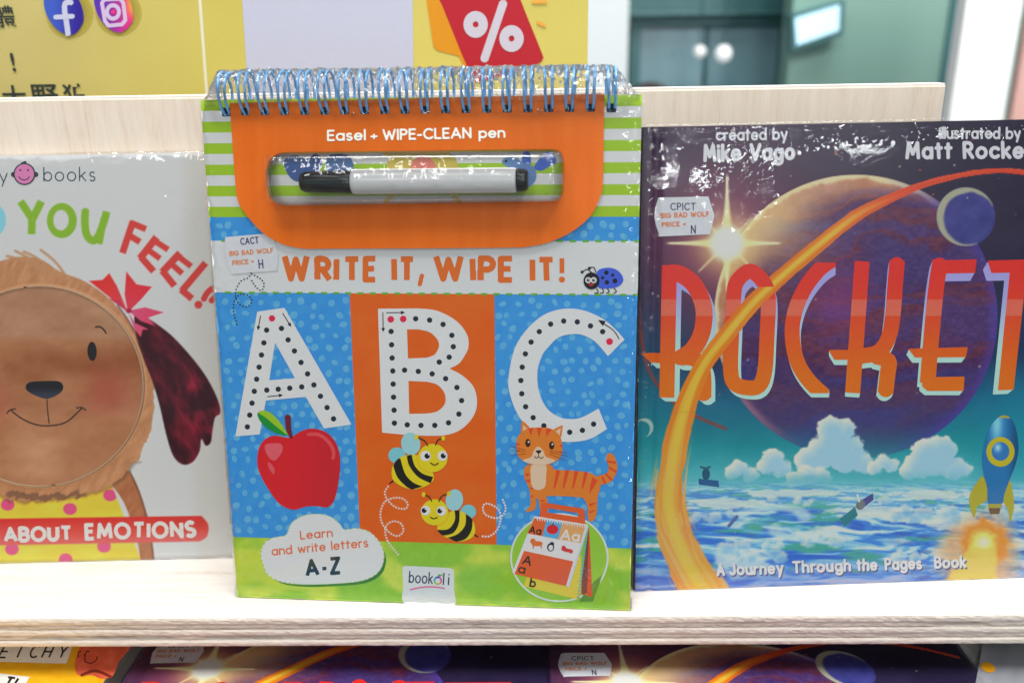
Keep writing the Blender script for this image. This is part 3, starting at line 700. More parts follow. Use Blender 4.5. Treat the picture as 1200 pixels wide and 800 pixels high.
# maker's tab
p = Pic(EP, z=.00014, step=.00022)
p.add(blob([(473.5, 706), (472.5, 685), (471.7, 668), (472.5, 663.5), (477, 662.6), (500, 663.6), (525, 665), (530.5, 666.5), (532, 671), (532, 690), (532, 709), (503, 707.5)], 4), (208, 214, 220))
yb = lambda x: 682.4+(x-478)*.04
p.add(text('book', (479.5, 681.6), (506.5, 683.2), 12.5, 1.5, gap=.3), (34, 48, 66))
p.add(text('li', (519.5, 684), (525.5, 684.4), 12.5, 1.6, gap=.9), (34, 48, 66))
for a, c in ((0, (226, 60, 60)), (60, (240, 160, 40)), (120, (120, 190, 60)), (180, (40, 160, 200)), (240, (60, 70, 170)), (300, (200, 60, 150))):
    p.add(stroke(arc(513.2, 679.6, 4, 4, a, a+60, 4), 1.9), c)
p.add(stroke(cr([(514.5, 675.2), (514.5, 672.5)]), 1.2), (40, 60, 60)); p.add(ell(517, 673.3, 2, 1.1, -20), (110, 180, 60))
p.add(stroke(cr([(481, 690.2), (495, 687.2), (510, 687), (521, 688.6)]), 1.5), (216, 90, 150))
p.build('brand_logo', M_gloss)

# inset picture of the easel
I1 = lambda l: [(490+x/4.444, 560+y/4.444) for x, y in l]
p = Pic(EP, z=.00046, step=.0003, dz=1.2e-5)
cir = ell(655.5, 652.5, 57.6, 52)
p.add(cir, (206, 214, 210)); p.add(cir.grow(-1.9), (140, 192, 56))
p.add(poly(I1([(885, 560), (960, 500), (910, 640), (840, 640)])), (84, 140, 40))
p.add(poly(I1([(890, 240), (908, 615), (845, 600)])), (206, 76, 40)); p.add(poly(I1([(888, 250), (880, 600), (842, 600)])), (120, 60, 50))
p.add(poly(I1([(570, 500), (550, 560), (830, 628), (850, 600), (850, 400)])), (236, 196, 60))
p.add(poly(I1([(645, 130), (660, 125), (855, 155), (868, 165), (870, 240), (630, 205)]))-poly(I1([(672, 152), (835, 180), (833, 200), (672, 176)])), (226, 90, 40))
p.add(poly(I1([(605, 195), (885, 240), (780, 560), (490, 490)])), (214, 218, 222))
p.add(poly(I1([(605, 205), (668, 215), (648, 300), (568, 285)])), (226, 98, 44)); p.add(poly(I1([(668, 215), (752, 228), (728, 315), (648, 300)])), (82, 164, 226)); p.add(poly(I1([(752, 228), (872, 244), (845, 335), (728, 315)])), (236, 160, 98))
p.add(text('Aa', I1([(580, 280)])[0], I1([(636, 290)])[0], 7.5, 1.6), (44, 30, 24)); p.add(text('Aa', I1([(745, 312)])[0], I1([(835, 325)])[0], 10.5, 2.2), (238, 222, 210))
p.add(ell(*I1([(700, 264)])[0], 6.8, 5.6), (208, 34, 44)); p.add(stroke(I1([(703, 245), (702, 228)]), 1.3), (60, 70, 40))
p.add(ell(*I1([(620, 338)])[0], 6.5, 3) | ell(*I1([(598, 325)])[0], 3.2) | stroke(I1([(600, 345), (600, 362)]), 1.4) | stroke(I1([(640, 345), (642, 360)]), 1.4), (216, 110, 50))
p.add(ell(*I1([(690, 357)])[0], 4.2, 4.8) | ell(*I1([(697, 340)])[0], 2.6), (38, 44, 54)); p.add(ell(*I1([(691, 359)])[0], 2.7, 3.3), (210, 214, 218))
p.add(ell(*I1([(775, 372)])[0], 7, 2.2, 12) | ell(*I1([(758, 358)])[0], 2.4) | ell(*I1([(796, 378)])[0], 2.4), (200, 60, 60))
p.add(poly(I1([(552, 375), (808, 430), (770, 558), (502, 495)])), (228, 88, 44))
p.add(text('A', I1([(545, 440)])[0], I1([(583, 450)])[0], 9.5, 2), (50, 36, 30)); p.add(text('a', I1([(522, 485)])[0], I1([(552, 492)])[0], 9, 1.8), (50, 36, 30)); p.add(text('b', I1([(582, 558)])[0], I1([(607, 563)])[0], 9, 1.9), (40, 40, 30))
p.add(union([stroke(I1([(617+i*13, 196+i*2.1), (622+i*13, 216+i*2.1)]), 1.0) for i in range(20)]), (226, 222, 218))
p.add(union([stroke(I1([(888-i*2.2, 262+i*17), (874-i*2.2, 258+i*17)]), 1.6, True) for i in range(22)]), (60, 170, 190))
p.add(stroke(I1([(882, 248), (782, 560)]), 2.2), (196, 206, 214))
p.build('inset_picture', M_gloss)

# price sticker
def sticker(plane, out, rows, z):
    p = Pic(plane, z=z, step=.00025); p.add(poly(out), (208, 214, 226)); o = p.build('price_sticker', M_sticker)
    # give the paper its thickness by doubling the edge as a low rim
    cx = sum(a for a, b in out)/len(out); cy_ = sum(b for a, b in out)/len(out)
    q = Pic(plane, z=z+.00008, step=.0002)
    for s, a, b, cap, w, c in rows: q.add(text(s, a, b, cap, w, gap=.34), c)
    l = q.build('sticker_lettering', M_print, parent=o); return o
sticker(EP, [(264.4, 277.7), (317.8, 273.2), (322.3, 283), (326.8, 297.5), (325, 316.9), (272.3, 321), (266, 308.8), (263.3, 290.8)],
        [('CACT', (283, 286.5), (303.5, 284.8), 7.2, 1.3, (64, 62, 110)), ('BIG BAD WOLF', (270, 299.5), (320.5, 295.5), 4.8, 1.25, (236, 130, 76)),
         ('PRICE =', (273.5, 310.5), (297.5, 308), 4.8, 1.25, (236, 130, 76)), ('H', (304.5, 314), (308.8, 313.6), 9.5, 1.3, (52, 52, 100))], .0006)

# orange handle panel: a card with a window, hung on the same rings
PZ = .0016; PT = .0010
out = [(270.8, 121), (708.3, 110.2)]+cr([(707.2, 165), (706.3, 215), (702, 234), (690, 255), (667, 273), (640, 284.5), (612, 289.6)])+[(480, 290.5)]+cr([(358, 291), (334, 286), (311, 273), (292, 253), (281, 236), (277.5, 215), (274, 170)])
win = cr([(326, 180.5), (334, 178.2)], n=2)+[(640, 174.6)]+cr([(650, 175), (657.5, 179), (660.3, 188), (660.6, 205), (660.2, 224), (657, 232), (648, 236)])+[(500, 238.5), (338, 240.8)]+cr([(328, 239.5), (320.5, 232), (317.5, 220), (316.4, 200), (319, 187)])
pan = poly(out)-poly(win)
hs = []
for u in hole_u[1:-1]:
    hs.append(rect_uv(u-.0024, hv-.0018, u+.0024, hv+.0022))
holes_ = union(hs)
PP = Plane(EP.O, EP.ex, EP.ey, easel, zf=lambda u, v: .0012*smooth(.05, 0, v-V_(480, 290))+.00025*np.sin(u*60))
q = Pic(PP, z=PZ, step=.0007)
q.add(pan-holes_, lambda X, Y: np.array([186, 88, 20.])+(fbm(X/9, Y/120, 3, 2)[..., None]-.5)*7, step=.0006)
po = q.build('handle_panel', M_gloss)
sm = po.modifiers.new('thick', 'SOLIDIFY'); sm.thickness = PT; sm.offset = -1
M_edge = M_card_raw; po.data.materials.append(M_edge); sm.material_offset_rim = 1
q = Pic(PP, z=PZ+.00025, step=.00025)
q.add(text('Easel', (385.5, 164.6), (428.5, 163.8), 11.0, 2.3, gap=.26) | text('+', (436, 164), (442.5, 163.8), 8.8, 2.0) | text('WIPE-CLEAN', (450.5, 163.8), (552, 161.4), 11, 2.4, gap=.27) | text('pen', (562.5, 161.4), (591.5, 160.8), 10.6, 2.3, gap=.26), (222, 214, 204))
q.build('handle_lettering', M_gloss)
# holes in the cover itself: shade inside them painted as flat dark patches
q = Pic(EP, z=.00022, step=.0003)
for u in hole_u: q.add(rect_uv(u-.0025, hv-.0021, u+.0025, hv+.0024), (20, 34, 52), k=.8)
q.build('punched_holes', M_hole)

# wire rings
RR = .0098
ring_me = None
for i, u in enumerate(hole_u):
    if ring_me is None:
        zc = -BT*.5+.0005; vc = CH+.0035
        rz, rv = .0098, .0112
        ang0 = math.asin((hv-vc)/rv)                      # where the wire enters the hole at the front
        def pt_(a, x): return (x, rv*math.sin(a), zc+rz*math.cos(a))
        N_ = 26
        w1 = [pt_(ang0+(math.radians(262)-ang0)*k/N_, -.0016-.0004*math.sin(math.pi*k/N_)) for k in range(N_+1)]
        w2 = [(-x, y, z) for x, y, z in w1]
        tip = [(-.0011, hv-vc-.0012, w1[0][2]+.0001), (0, hv-vc-.0019, w1[0][2]-.0004), (.0011, hv-vc-.0012, w1[0][2]+.0001)]
        ring_me = tube_mesh('ring', w1[::-1]+tip+w2, .00078, 8)
    o = link('ring', ring_me, easel)
    if i == 0: ring_me.materials.append(M_wire)
    o.location = (u, vc, .0010); o.rotation_euler = (0, 0.05*math.sin(i*2.1), .03*math.sin(i*1.7))

# window blister: a clear tray standing out of the window
def blister():
    import bmesh
    P = [EP.uv(x, y) for x, y in win]; c = np.mean(P, 0)
    P = np.array(P); V = []; F = []; n = len(P)
    levels = [(1.0, PZ+.0004), (.995, PZ+.004), (.985, .0105), (.955, .0128), (.93, .0134)]
    for k, (s, z) in enumerate(levels):
        for j, (a, b) in enumerate(P):
            d = (1-s)*.10
            du = a-c[0]; dv = b-c[1]
            V.append((a-math.copysign(min(abs(du), d), du), b-math.copysign(min(abs(dv), d*.8), dv), z+.0003*math.sin(j*1.3+k)))
    for k in range(len(levels)-1):
        for j in range(n): F.append((k*n+j, k*n+(j+1) % n, (k+1)*n+(j+1) % n, (k+1)*n+j))
    F = [f[::-1] for f in F]
    me = bpy.data.meshes.new('blister_wall'); me.from_pydata(V, [], F); me.polygons.foreach_set('use_smooth', [True]*len(F)); return me
link('window_blister', blister(), easel, M_blister)
u0, v0 = EP.uv(322, 236); u1, v1 = EP.uv(656, 180)
us = np.linspace(u0, u1, 170); vv = np.linspace(v0, v1, 46)
pvc = EP.uv(482, 211.5)[1]
def bz(U, V):
    d = np.minimum(np.minimum(U-u0, u1-U)/.004, np.minimum(V-v0, v1-V)/.002)
    return .0134+.0014*np.exp(-((V-pvc)/.007)**2)+.0008*(fbm(U*200, V*260, 8, 3)-.5)+.0012*(fbm(U*30, V*80, 9, 2)-.5)-.002*(1-np.clip(d, 0, 1))**2
link('blister_top', grid_mesh('blister_top', us, vv, bz), easel, M_blister)

# shrink wrap over the cover
film_sheet('plastic_wrap', easel, CW, CH-.004, .0011, 11, M_film, amp=.00012, edge=.0018, step=.0013, back=.013)
# crinkled wrap pulled over the rings
def tent():
    us = np.concatenate([np.linspace(.002, CW-.001, 520)]); N_ = 26
    V = []; F = []
    base = CH-.004
    for a, u in enumerate(us):
        endk = smooth(0, .010, min(u-.002, 1))*smooth(0, .016, CW-.001-u)
        for k in range(N_+1):
            th = math.radians(-30+235*k/N_)
            v = CH+.0035+.0119*math.sin(th); z = -BT*.5+.0012+.0122*math.cos(th)
            vb = CH-.003+.004*k/N_; zb = .0030-.014*k/N_
            v = vb+(v-vb)*(0.12+.88*endk); z = zb+(z-zb)*(.3+.7*endk)
            n1 = abs(float(vnoise(np.array(u*420+k*.8), np.array(k*.45), 1))-.5)*2; n2 = float(vnoise(np.array(u*1100-k*1.1), np.array(k*.7), 2))-.5
            rr_ = .0014*n1+.0010*n2
            V.append((u+.0008*n2, v+rr_*math.sin(th), z+rr_*math.cos(th)))
    for a in range(len(us)-1):
        for k in range(N_): F.append((a*(N_+1)+k, (a+1)*(N_+1)+k, (a+1)*(N_+1)+k+1, a*(N_+1)+k+1))
    me = bpy.data.meshes.new('ring_wrap'); me.from_pydata(V, [], F); return me
link('ring_wrap', tent(), easel, M_crinkle)

# the pen inside the window
pu0, pv0 = EP.uv(357, 212.5); pu1, pv1 = EP.uv(620, 210); pen_z = .0074
ang = math.atan2(pv1-pv0, pu1-pu0); PL = math.hypot(pu1-pu0, pv1-pv0)
PM = EP.matrix() @ Matrix.Translation((pu0, (pv0+pv1)/2-.0004-(pv1-pv0)/2, pen_z)) @ Matrix.Rotation(ang, 4, 'Z')
pen = thing('marker_pen', 'white wipe-clean marker with a black cap lying in the clear window of the orange panel', 'pen', M=PM)
s_cap = (EP.uv(418, 211)[0]-pu0); s_end = EP.uv(606, 211)[0]-pu0
def rod(name, prof, m, par):
    o = link(name, tube_mesh(name, [(x, 0, 0) for x, r in prof], 0, 28, rs=[r for x, r in prof]), par, m); return o
rod('barrel', [(s_cap-.0006, .0059), (s_cap, .0065), (s_cap+.002, .0067), (s_end-.002, .0067), (s_end-.0003, .0065), (s_end+.0001, .0061)], M_barrel, pen)
cap = rod('cap', [(0, .0030), (.0006, .0046), (.003, .0056), (s_cap-.001, .0061), (s_cap-.0007, .0058)], M_cap, pen)
link('clip', box_mesh('clip', (.004, -.0014, .0057), (s_cap-.003, .0014, .0078), .0004), cap, M_cap)
rod('end_plug', [(s_end+.0002, .0057), (s_end+.001, .0061), (PL-.002, .0059), (PL-.0004, .0052), (PL, .004)], M_cap, pen)
# ================================================================== the picture book with the puppy, on the left
PBW, PBH = .232, .26237
PBP = book_plane((-.3990, .0571, .0004), .03429, math.radians(8.02))
# slide along its own baseline until its right edge meets the picture
_u = PBP.uv(284, 655)[0]
PBP = book_plane(tuple(PBP.O+(_u-PBW)*PBP.ex), .03429, math.radians(8.02))
pb = thing('picture_book', 'white picture book with a smiling brown puppy, YOU FEEL in green and red', 'book', M=PBP.matrix()); PBP.parent = pb
link('back_cover', box_mesh('back_cover', (0, 0, -.016), (PBW, PBH, -.014), .0003), pb, M_sticker)
link('page_block', box_mesh('page_block', (.001, .002, -.0138), (PBW-.002, PBH-.002, -.0022), 0), pb, M_page)
link('front_board', box_mesh('front_board', (0, 0, -.0021), (PBW, PBH, -.0001), 0), pb, M_sticker)
RXc, RYc, RRx, RRy = 47, 452, 121.5, 117
face_disc = ell(RXc, RYc, RRx, RRy)
head = blob([(-95, 450), (-80, 380), (-35, 325), (10, 303), (45, 303), (70, 318), (100, 330), (128, 350), (150, 375), (165, 400), (178, 425), (181, 455), (180, 490), (170, 520), (155, 545), (135, 565), (105, 578), (60, 585), (10, 583), (-50, 560), (-85, 510)], 4)
ear = blob([(158, 368), (172, 372), (200, 392), (226, 420), (244, 445), (256, 470), (258, 484), (252, 489), (249, 505), (247, 518), (241, 522), (236, 514), (234, 528), (226, 541), (214, 544), (203, 534), (195, 510), (187, 475), (178, 445), (168, 420), (160, 395)], 4)
dress = poly([(-60, 575), (10, 570), (128, 560), (167, 660), (166, 668), (-90, 672), (-90, 600)])
arm = blob([(128, 560), (146, 550), (158, 562), (168, 590), (176, 620), (181, 668), (168, 668), (160, 630), (146, 590)], 4)
def dog_col(U, V):
    X, Y = PBP.px(U, V)
    C = np.tile(np.array([203, 206, 206.]), X.shape+(1,))
    def lay(m, c, a=1.0):
        nonlocal C
        m = (m*a)[..., None]; C = C*(1-m)+c*m
    sm = lambda sh, w=.8: smooth(w, -w, sh.fn(X, Y))
    n1 = fbm(X/40, Y/14, 1, 4); n2 = fbm((X+.5*Y)/5, (Y-.2*X)/13, 2, 4); n3 = fbm(X/60, Y/50, 3, 4)
    lay(smooth(206, 222, X-.035*(Y-180)), np.array([200, 199, 192.]), .8)  # shading along the curved hinge, put into the cover colour
    # dress and its dots
    lay(sm(dress), np.array([240, 200, 66.])+(n1[..., None]-.5)*24)
    lay(sm(Sh(lambda A, B: np.abs(face_disc.fn(A, B))-17, dress.bb) & dress, 2), np.array([190, 160, 40.]), .75)
    dts = union([ell(x, y, 8, 7) for x, y in ((9, 591), (82, 596), (129, 580), (14, 643), (77, 655), (122, 640), (-40, 610), (45, 622))])
    lay(sm(dts & dress), np.array([216, 80, 130.]))
    fur = np.stack([188+34*(n2-.5), 134+34*(n2-.5), 94+30*(n2-.5)], -1)
    lay(sm(arm, 1), fur-[18, 26, 22]); 
    lay(smooth(1.5, 0, np.abs(stroke(cr([(152, 552), (166, 585), (176, 625), (181, 668)]), 1).fn(X, Y))), np.array([110, 70, 55.]), .7)
    # ragged ruff and head
    rag = 5*(fbm(np.arctan2(Y-RYc, X-RXc)*16, np.hypot(X-RXc, Y-RYc)/60, 6, 3)-.5)*smooth(330, 420, Y)
    hdD = head.fn(X, Y)+rag*1.6
    lay(smooth(6, 0, hdD)*(Y > 540), np.array([110, 80, 60.]), .6)
    lay(smooth(.8, -.8, hdD), fur)
    # tuft of hair
    for l in (([(75, 320), (64, 306), (48, 293)]), ([(66, 322), (44, 303), (28, 295)]), ([(60, 322), (38, 305), (18, 294)]), ([(50, 318), (30, 306), (8, 300)])):
        lay(sm(stroke(cr(l), 3), 1), np.array([186, 138, 98.]), .9)
    # ear
    e = sm(ear); nn = fbm((X-.5*Y)/13+n3*3, (Y+.4*X)/26, 9, 5)
    ec = np.array([54, 18, 27.])+np.clip(nn-.36, 0, 1)[..., None]*np.array([200, 30, 60.])*smooth(150, 250, X-(Y-450)*.1+40*n3)[..., None]
    lay(e, ec)
    # bow
    bow = [poly([(150, 366), (128, 348), (104, 329), (120, 328), (128, 320), (137, 335)]), poly([(150, 366), (146, 345), (148, 318), (160, 333), (178, 336), (166, 350)]),
           poly([(150, 364), (170, 360), (192, 366), (174, 372), (182, 382), (165, 376)]), poly([(150, 366), (158, 378), (174, 386), (167, 386), (165, 395), (158, 386)]), poly([(148, 364), (140, 352), (128, 350)])]
    for i, b in enumerate(bow):
        lay(sm(b), np.array([[216, 62, 66.], [214, 56, 70.], [214, 74, 110.], [220, 82, 116.], [196, 52, 80.]][i])+((np.hypot(X-150, Y-366)/40)[..., None]-.5)*np.array([10, -16, -30]))
    lay(sm(ell(151, 364, 3.5, 3)), np.array([170, 40, 70.]))
    lay(smooth(1, 0, np.abs(stroke(cr([(138, 358), (150, 375), (160, 393), (168, 415)]), 1.2).fn(X, Y))), np.array([90, 40, 40.]), .7)
    # rosy band at the ring
    q = np.hypot((X-RXc)/RRx, (Y-RYc)/RRy)
    lay(smooth(1.0, 1.01, q)*smooth(1.035, 1.02, q)*(hdD < 0), np.array([214, 164, 120.]), .6)
    lay(smooth(.9, -.6, np.abs(Y-(583-.0022*(X-50)**2+14*(n2-.5))) - 3)*smooth(4, 10, X)*smooth(104, 98, X), np.array([120, 86, 66.]), .8)
    # red band
    band = poly(cr([(236, 604), (243, 612), (244.5, 620), (242, 629), (234, 634)])+[(-120, 641), (-120, 609)])
    lay(sm(band), np.array([206, 46, 44.])+(smooth(604, 640, Y)[..., None])*np.array([10, 50, 50.]))  # paler towards the bottom: film haze put into the red
    # title letters
    GR = np.array([132, 178, 48.]); RD = np.array([206, 66, 60.])
    F = lambda l, w=9: stroke(l, w, True)
    lay(sm(ell(-10, 258, 17, 20)-ell(-10, 258, 8, 11)), np.array([130, 200, 216.]))
    lay(sm(F([(24, 236), (38, 257), (48.5, 236)], 9) | F([(37.5, 254), (37, 274.5)], 9)), GR)
    lay(sm(ell(72.5, 258.5, 17.5, 20.5)-ell(71.5, 258, 9, 12)), GR)
    lay(sm(F(cr([(100, 246), (99.5, 262), (102, 276), (109, 282), (115, 277), (121, 262), (124, 252)])+[(125, 248)], 9)|F([(122, 255), (116, 286)], 8)), GR)
    lay(sm(F([(156, 259), (143.5, 296.5)], 8) | F([(153, 261), (171, 268.5)], 7.5) | F([(150, 275), (164, 283.5)], 7.5)), RD)
    lay(sm(F([(183.5, 278), (164, 303)], 8.5) | F([(180, 281.5), (197, 292.5)], 7) | F([(172.5, 292), (187.5, 303)], 7) | F([(165, 301), (180, 318)], 8)), RD)
    lay(sm(F([(211, 296.5), (190, 319)], 8.5) | F([(207, 299), (224, 312)], 7) | F([(199.5, 308), (213.5, 320.5)], 7) | F([(190, 317), (204.5, 335)], 8)), RD)
    lay(sm(F([(241, 308), (213, 341)], 8) | F([(212, 339), (225, 350)], 8)), RD)
    lay(sm(stroke(cr([(239, 350), (243, 343), (250, 338), (254, 345), (248, 352)]), 7)), RD)
    lay(sm(ell(232.5, 357, 4.6)), RD)
    return ink(C)
us = np.linspace(0, PBW, int(PBW/.00055)); vs = np.linspace(0, PBH, int(PBH/.00055))
link('cover_print', grid_mesh('cover_print', us, vs, lambda U, V: 0*U, dog_col), pb, M_gloss)
# turning face disc with its low rim
p = Pic(PBP, z=.0004, step=.0006)
def face_col(X, Y):
    n1 = fbm(X/45, Y/22, 21, 4); n2 = fbm((X+Y*.3)/9, Y/9, 22, 4); n3 = fbm(X/80, Y/60, 23, 3)
    C = np.array([166, 112, 77.])+(n1[..., None]-.5)*np.array([34, 36, 36])+(n2[..., None]-.5)*9
    up = smooth(408, 392, Y+6*n1)[..., None]; C = C+up*np.array([8, 18, 22.])-np.exp(-((Y-425)/22)**2)[..., None]*np.array([14, 18, 18.])
    lo = np.exp(-((X-50)/42)**2-((Y-535)/30)**2)[..., None]; C = C+lo*np.array([26, 30, 30.])
    ch = np.exp(-((X-126)/26)**2-((Y-458)/26)**2)[..., None]*.62; C = C*(1-ch)+np.array([168, 74, 60.])*ch
    ch = np.exp(-((X+10)/20)**2-((Y-475)/24)**2)[..., None]*.6; C = C*(1-ch)+np.array([168, 76, 56.])*ch
    return C
p.add(face_disc.grow(-1.2), face_col)
p.build('face_disc', M_gloss)
p = Pic(PBP, z=.0005, step=.00025)
NZ = (34, 34, 36)
p.add(blob([(30.5, 453), (35, 447.5), (52, 446), (69, 446.5), (74.5, 452), (72, 459), (62, 465), (53, 466.5), (42, 463), (33, 458)]), lambda X, Y: np.array([30, 32, 38.])+smooth(452, 464, Y)[..., None]*np.array([22, 28, 36.]))
p.add(ell(108.3, 411.3, 5.4, 11.2, -2), NZ)
p.add(stroke(cr([(112.5, 383), (117.5, 382.5), (122, 386), (124.5, 390)]), 1.9), (60, 48, 40))
p.add(stroke(cr([(55.5, 466), (56, 478), (58, 495.5)]), 1.3), (70, 54, 44))
p.add(stroke(cr([(14, 481), (28, 491), (45, 497.5), (62, 498), (78, 494), (90, 484), (97, 477)]), 1.6) | stroke(cr([(8.5, 484), (12, 480), (18.5, 478.5)]), 1.5) | stroke(cr([(90, 477.5), (96, 477), (101, 480)]), 1.5), (62, 48, 40))
p.build('face_features', M_gloss)
P = [PBP.uv(RXc+RRx*math.cos(a), RYc+RRy*math.sin(a)) for a in np.linspace(0, 2*math.pi, 120, endpoint=False)]
P = [(a, b, .0006) for a, b in P if a > .001]
M_rim = mat('disc_rim_card', (.50, .33, .2), .4)
link('disc_rim', tube_mesh('disc_rim', [Vector(q) for q in P if q[0] > .0015], .0007, 6, closed=True), pb, M_rim)
# lettering
p = Pic(PBP, z=.0002, step=.00028)
p.add(text('ABOUT', (6.5, 633.5), (83, 631.5), 14.5, 4.3, gap=.32, flat=True, jit=.03), (214, 212, 210))
p.add(text('EMOTIONS', (101.5, 630.5), (228, 627.5), 16, 4.5, gap=.34, flat=True, jit=.04, seed=4), (214, 212, 210))
p.build('band_lettering', M_gloss)
p = Pic(PBP, z=.0002, step=.00025)
IN = (52, 66, 70)
p.add(text('books', (51.5, 212), (111.5, 211.8), 15.5, 1.15, gap=.3) | text('y', (-.5, 213), (8.5, 213), 15, 1.15), IN)
p.add(ell(28.8, 204, 12.8, 12.9) | ell(16, 204.5, 3) | ell(42, 204.5, 3), IN); p.add(ell(28.8, 204, 11.2, 11.4), (214, 128, 178))
p.add(ell(24, 199.5, 1.2) | ell(33, 199.5, 1.2) | stroke(arc(28.5, 205, 6.5, 6, 160, 20, 8), 1.2) | stroke([(26, 191.5), (30, 190)], 2.4), IN)
p.build('brand_logo', M_gloss)
film_sheet('plastic_wrap', pb, PBW, PBH, .0016, 5, M_film, amp=.0002, edge=.0018, back=.014, spots=[(PBW-.02, .24, .016, .012, .0022, 230), (PBW-.012, .01, .02, .012, .0016, 200)])
# ================================================================== the rocket picture books
RW, RH, RT = .262, .27652, .020
RP = book_plane((.06394, .0249, .0004), .05143, .10106)
GRV = lambda u, v: -.0011*np.exp(-((u-.0085)/.0022)**2)
RP.zf = GRV
rk = thing('space_book', 'dark glossy hardback reading ROCKET with planets and a flame trail, standing upright', 'book', 'copies of the space book', M=RP.matrix()); RP.parent = rk
SW, SH = 2.609, 2.609
Z7 = lambda l: [(740+x/2.609, 280+y/2.609) for x, y in l]
trail_c = [(834, 706), (815, 675), (799, 645), (788, 615), (784, 585), (788, 545), (795, 508), (806, 468), (825, 427), (850, 394), (881, 356), (911, 328), (945, 299), (1000, 255), (1040, 234), (1080, 217), (1120, 206.5), (1160, 200.5), (1200, 202), (1245, 212), (1285, 230)]
trail_w = [50, 47, 43, 39, 36, 32, 29, 24, 19.5, 19.5, 19, 18, 17, 15, 11.5, 8, 6.5, 6, 6, 5, 4]
def trail_sh():
    pts = cr(trail_c, n=4); ws = np.interp(np.linspace(0, 20, len(pts)), range(21), trail_w); return pts, ws
TPTS, TW = trail_sh()
def trail_eval(X, Y):
    P = np.array(TPTS); D = np.full(X.shape, 1e9); S_ = np.zeros(X.shape); Wd = np.zeros(X.shape); Sd = np.zeros(X.shape)
    acc = 0
    for i in range(len(P)-1):
        ax, ay = P[i]; ex, ey = P[i+1]-P[i]; L = math.hypot(ex, ey); wx = X-ax; wy = Y-ay
        t = np.clip((wx*ex+wy*ey)/(L*L), 0, 1); d = np.hypot(wx-t*ex, wy-t*ey); m = d < D
        D = np.where(m, d, D); S_ = np.where(m, acc+t*L, S_); Wd = np.where(m, TW[i]*(1-t)+TW[i+1]*t, Wd); Sd = np.where(m, np.sign(wx*ey-wy*ex), Sd)
        acc += L
    return D, S_, Wd, Sd
def trail_col(X, Y, D, s_, Wd, sd):
    red = smooth(930, 1090, X)[..., None]; low = smooth(420, 560, Y)[..., None]
    oc = (np.array([226, 120, 24.])*(1-low)+np.array([232, 146, 56.])*low)*(1-red)+np.array([208, 70, 38.])*red
    strk = fbm(s_/55, sd*D/Wd*7+3, 81, 3); e = D*2/Wd
    oc = oc+(strk[..., None]-.5)*np.array([20, 50, 20.])
    core = (smooth(.55, .1, np.abs(e-.05+.5*(strk-.5)))*(1-smooth(960, 1060, X))*.8)[..., None]
    return oc*(1-core)+np.array([240, 192, 66.])*core
def cumulus(circs):
    return union([ell(x, y, r, r*.92) for x, y, r in circs])
CL = [cumulus([(978, 515, 21), (972, 500, 14), (990, 503, 13), (965, 530, 20), (990, 535, 20), (1000, 522, 12), (950, 540, 18), (1010, 542, 14)]),
      cumulus([(1090, 535, 24), (1102, 528, 20), (1076, 545, 17), (1118, 548, 16), (1130, 550, 9), (1064, 552, 10)]),
      cumulus([(905, 538, 14), (899, 545, 12), (915, 548, 12)]), cumulus([(866, 548, 10), (858, 553, 9), (880, 556, 10)]), cumulus([(1035, 540, 10), (1045, 545, 9), (1025, 548, 9)]),
      cumulus([(945, 556, 12), (960, 560, 14), (930, 562, 10)])]
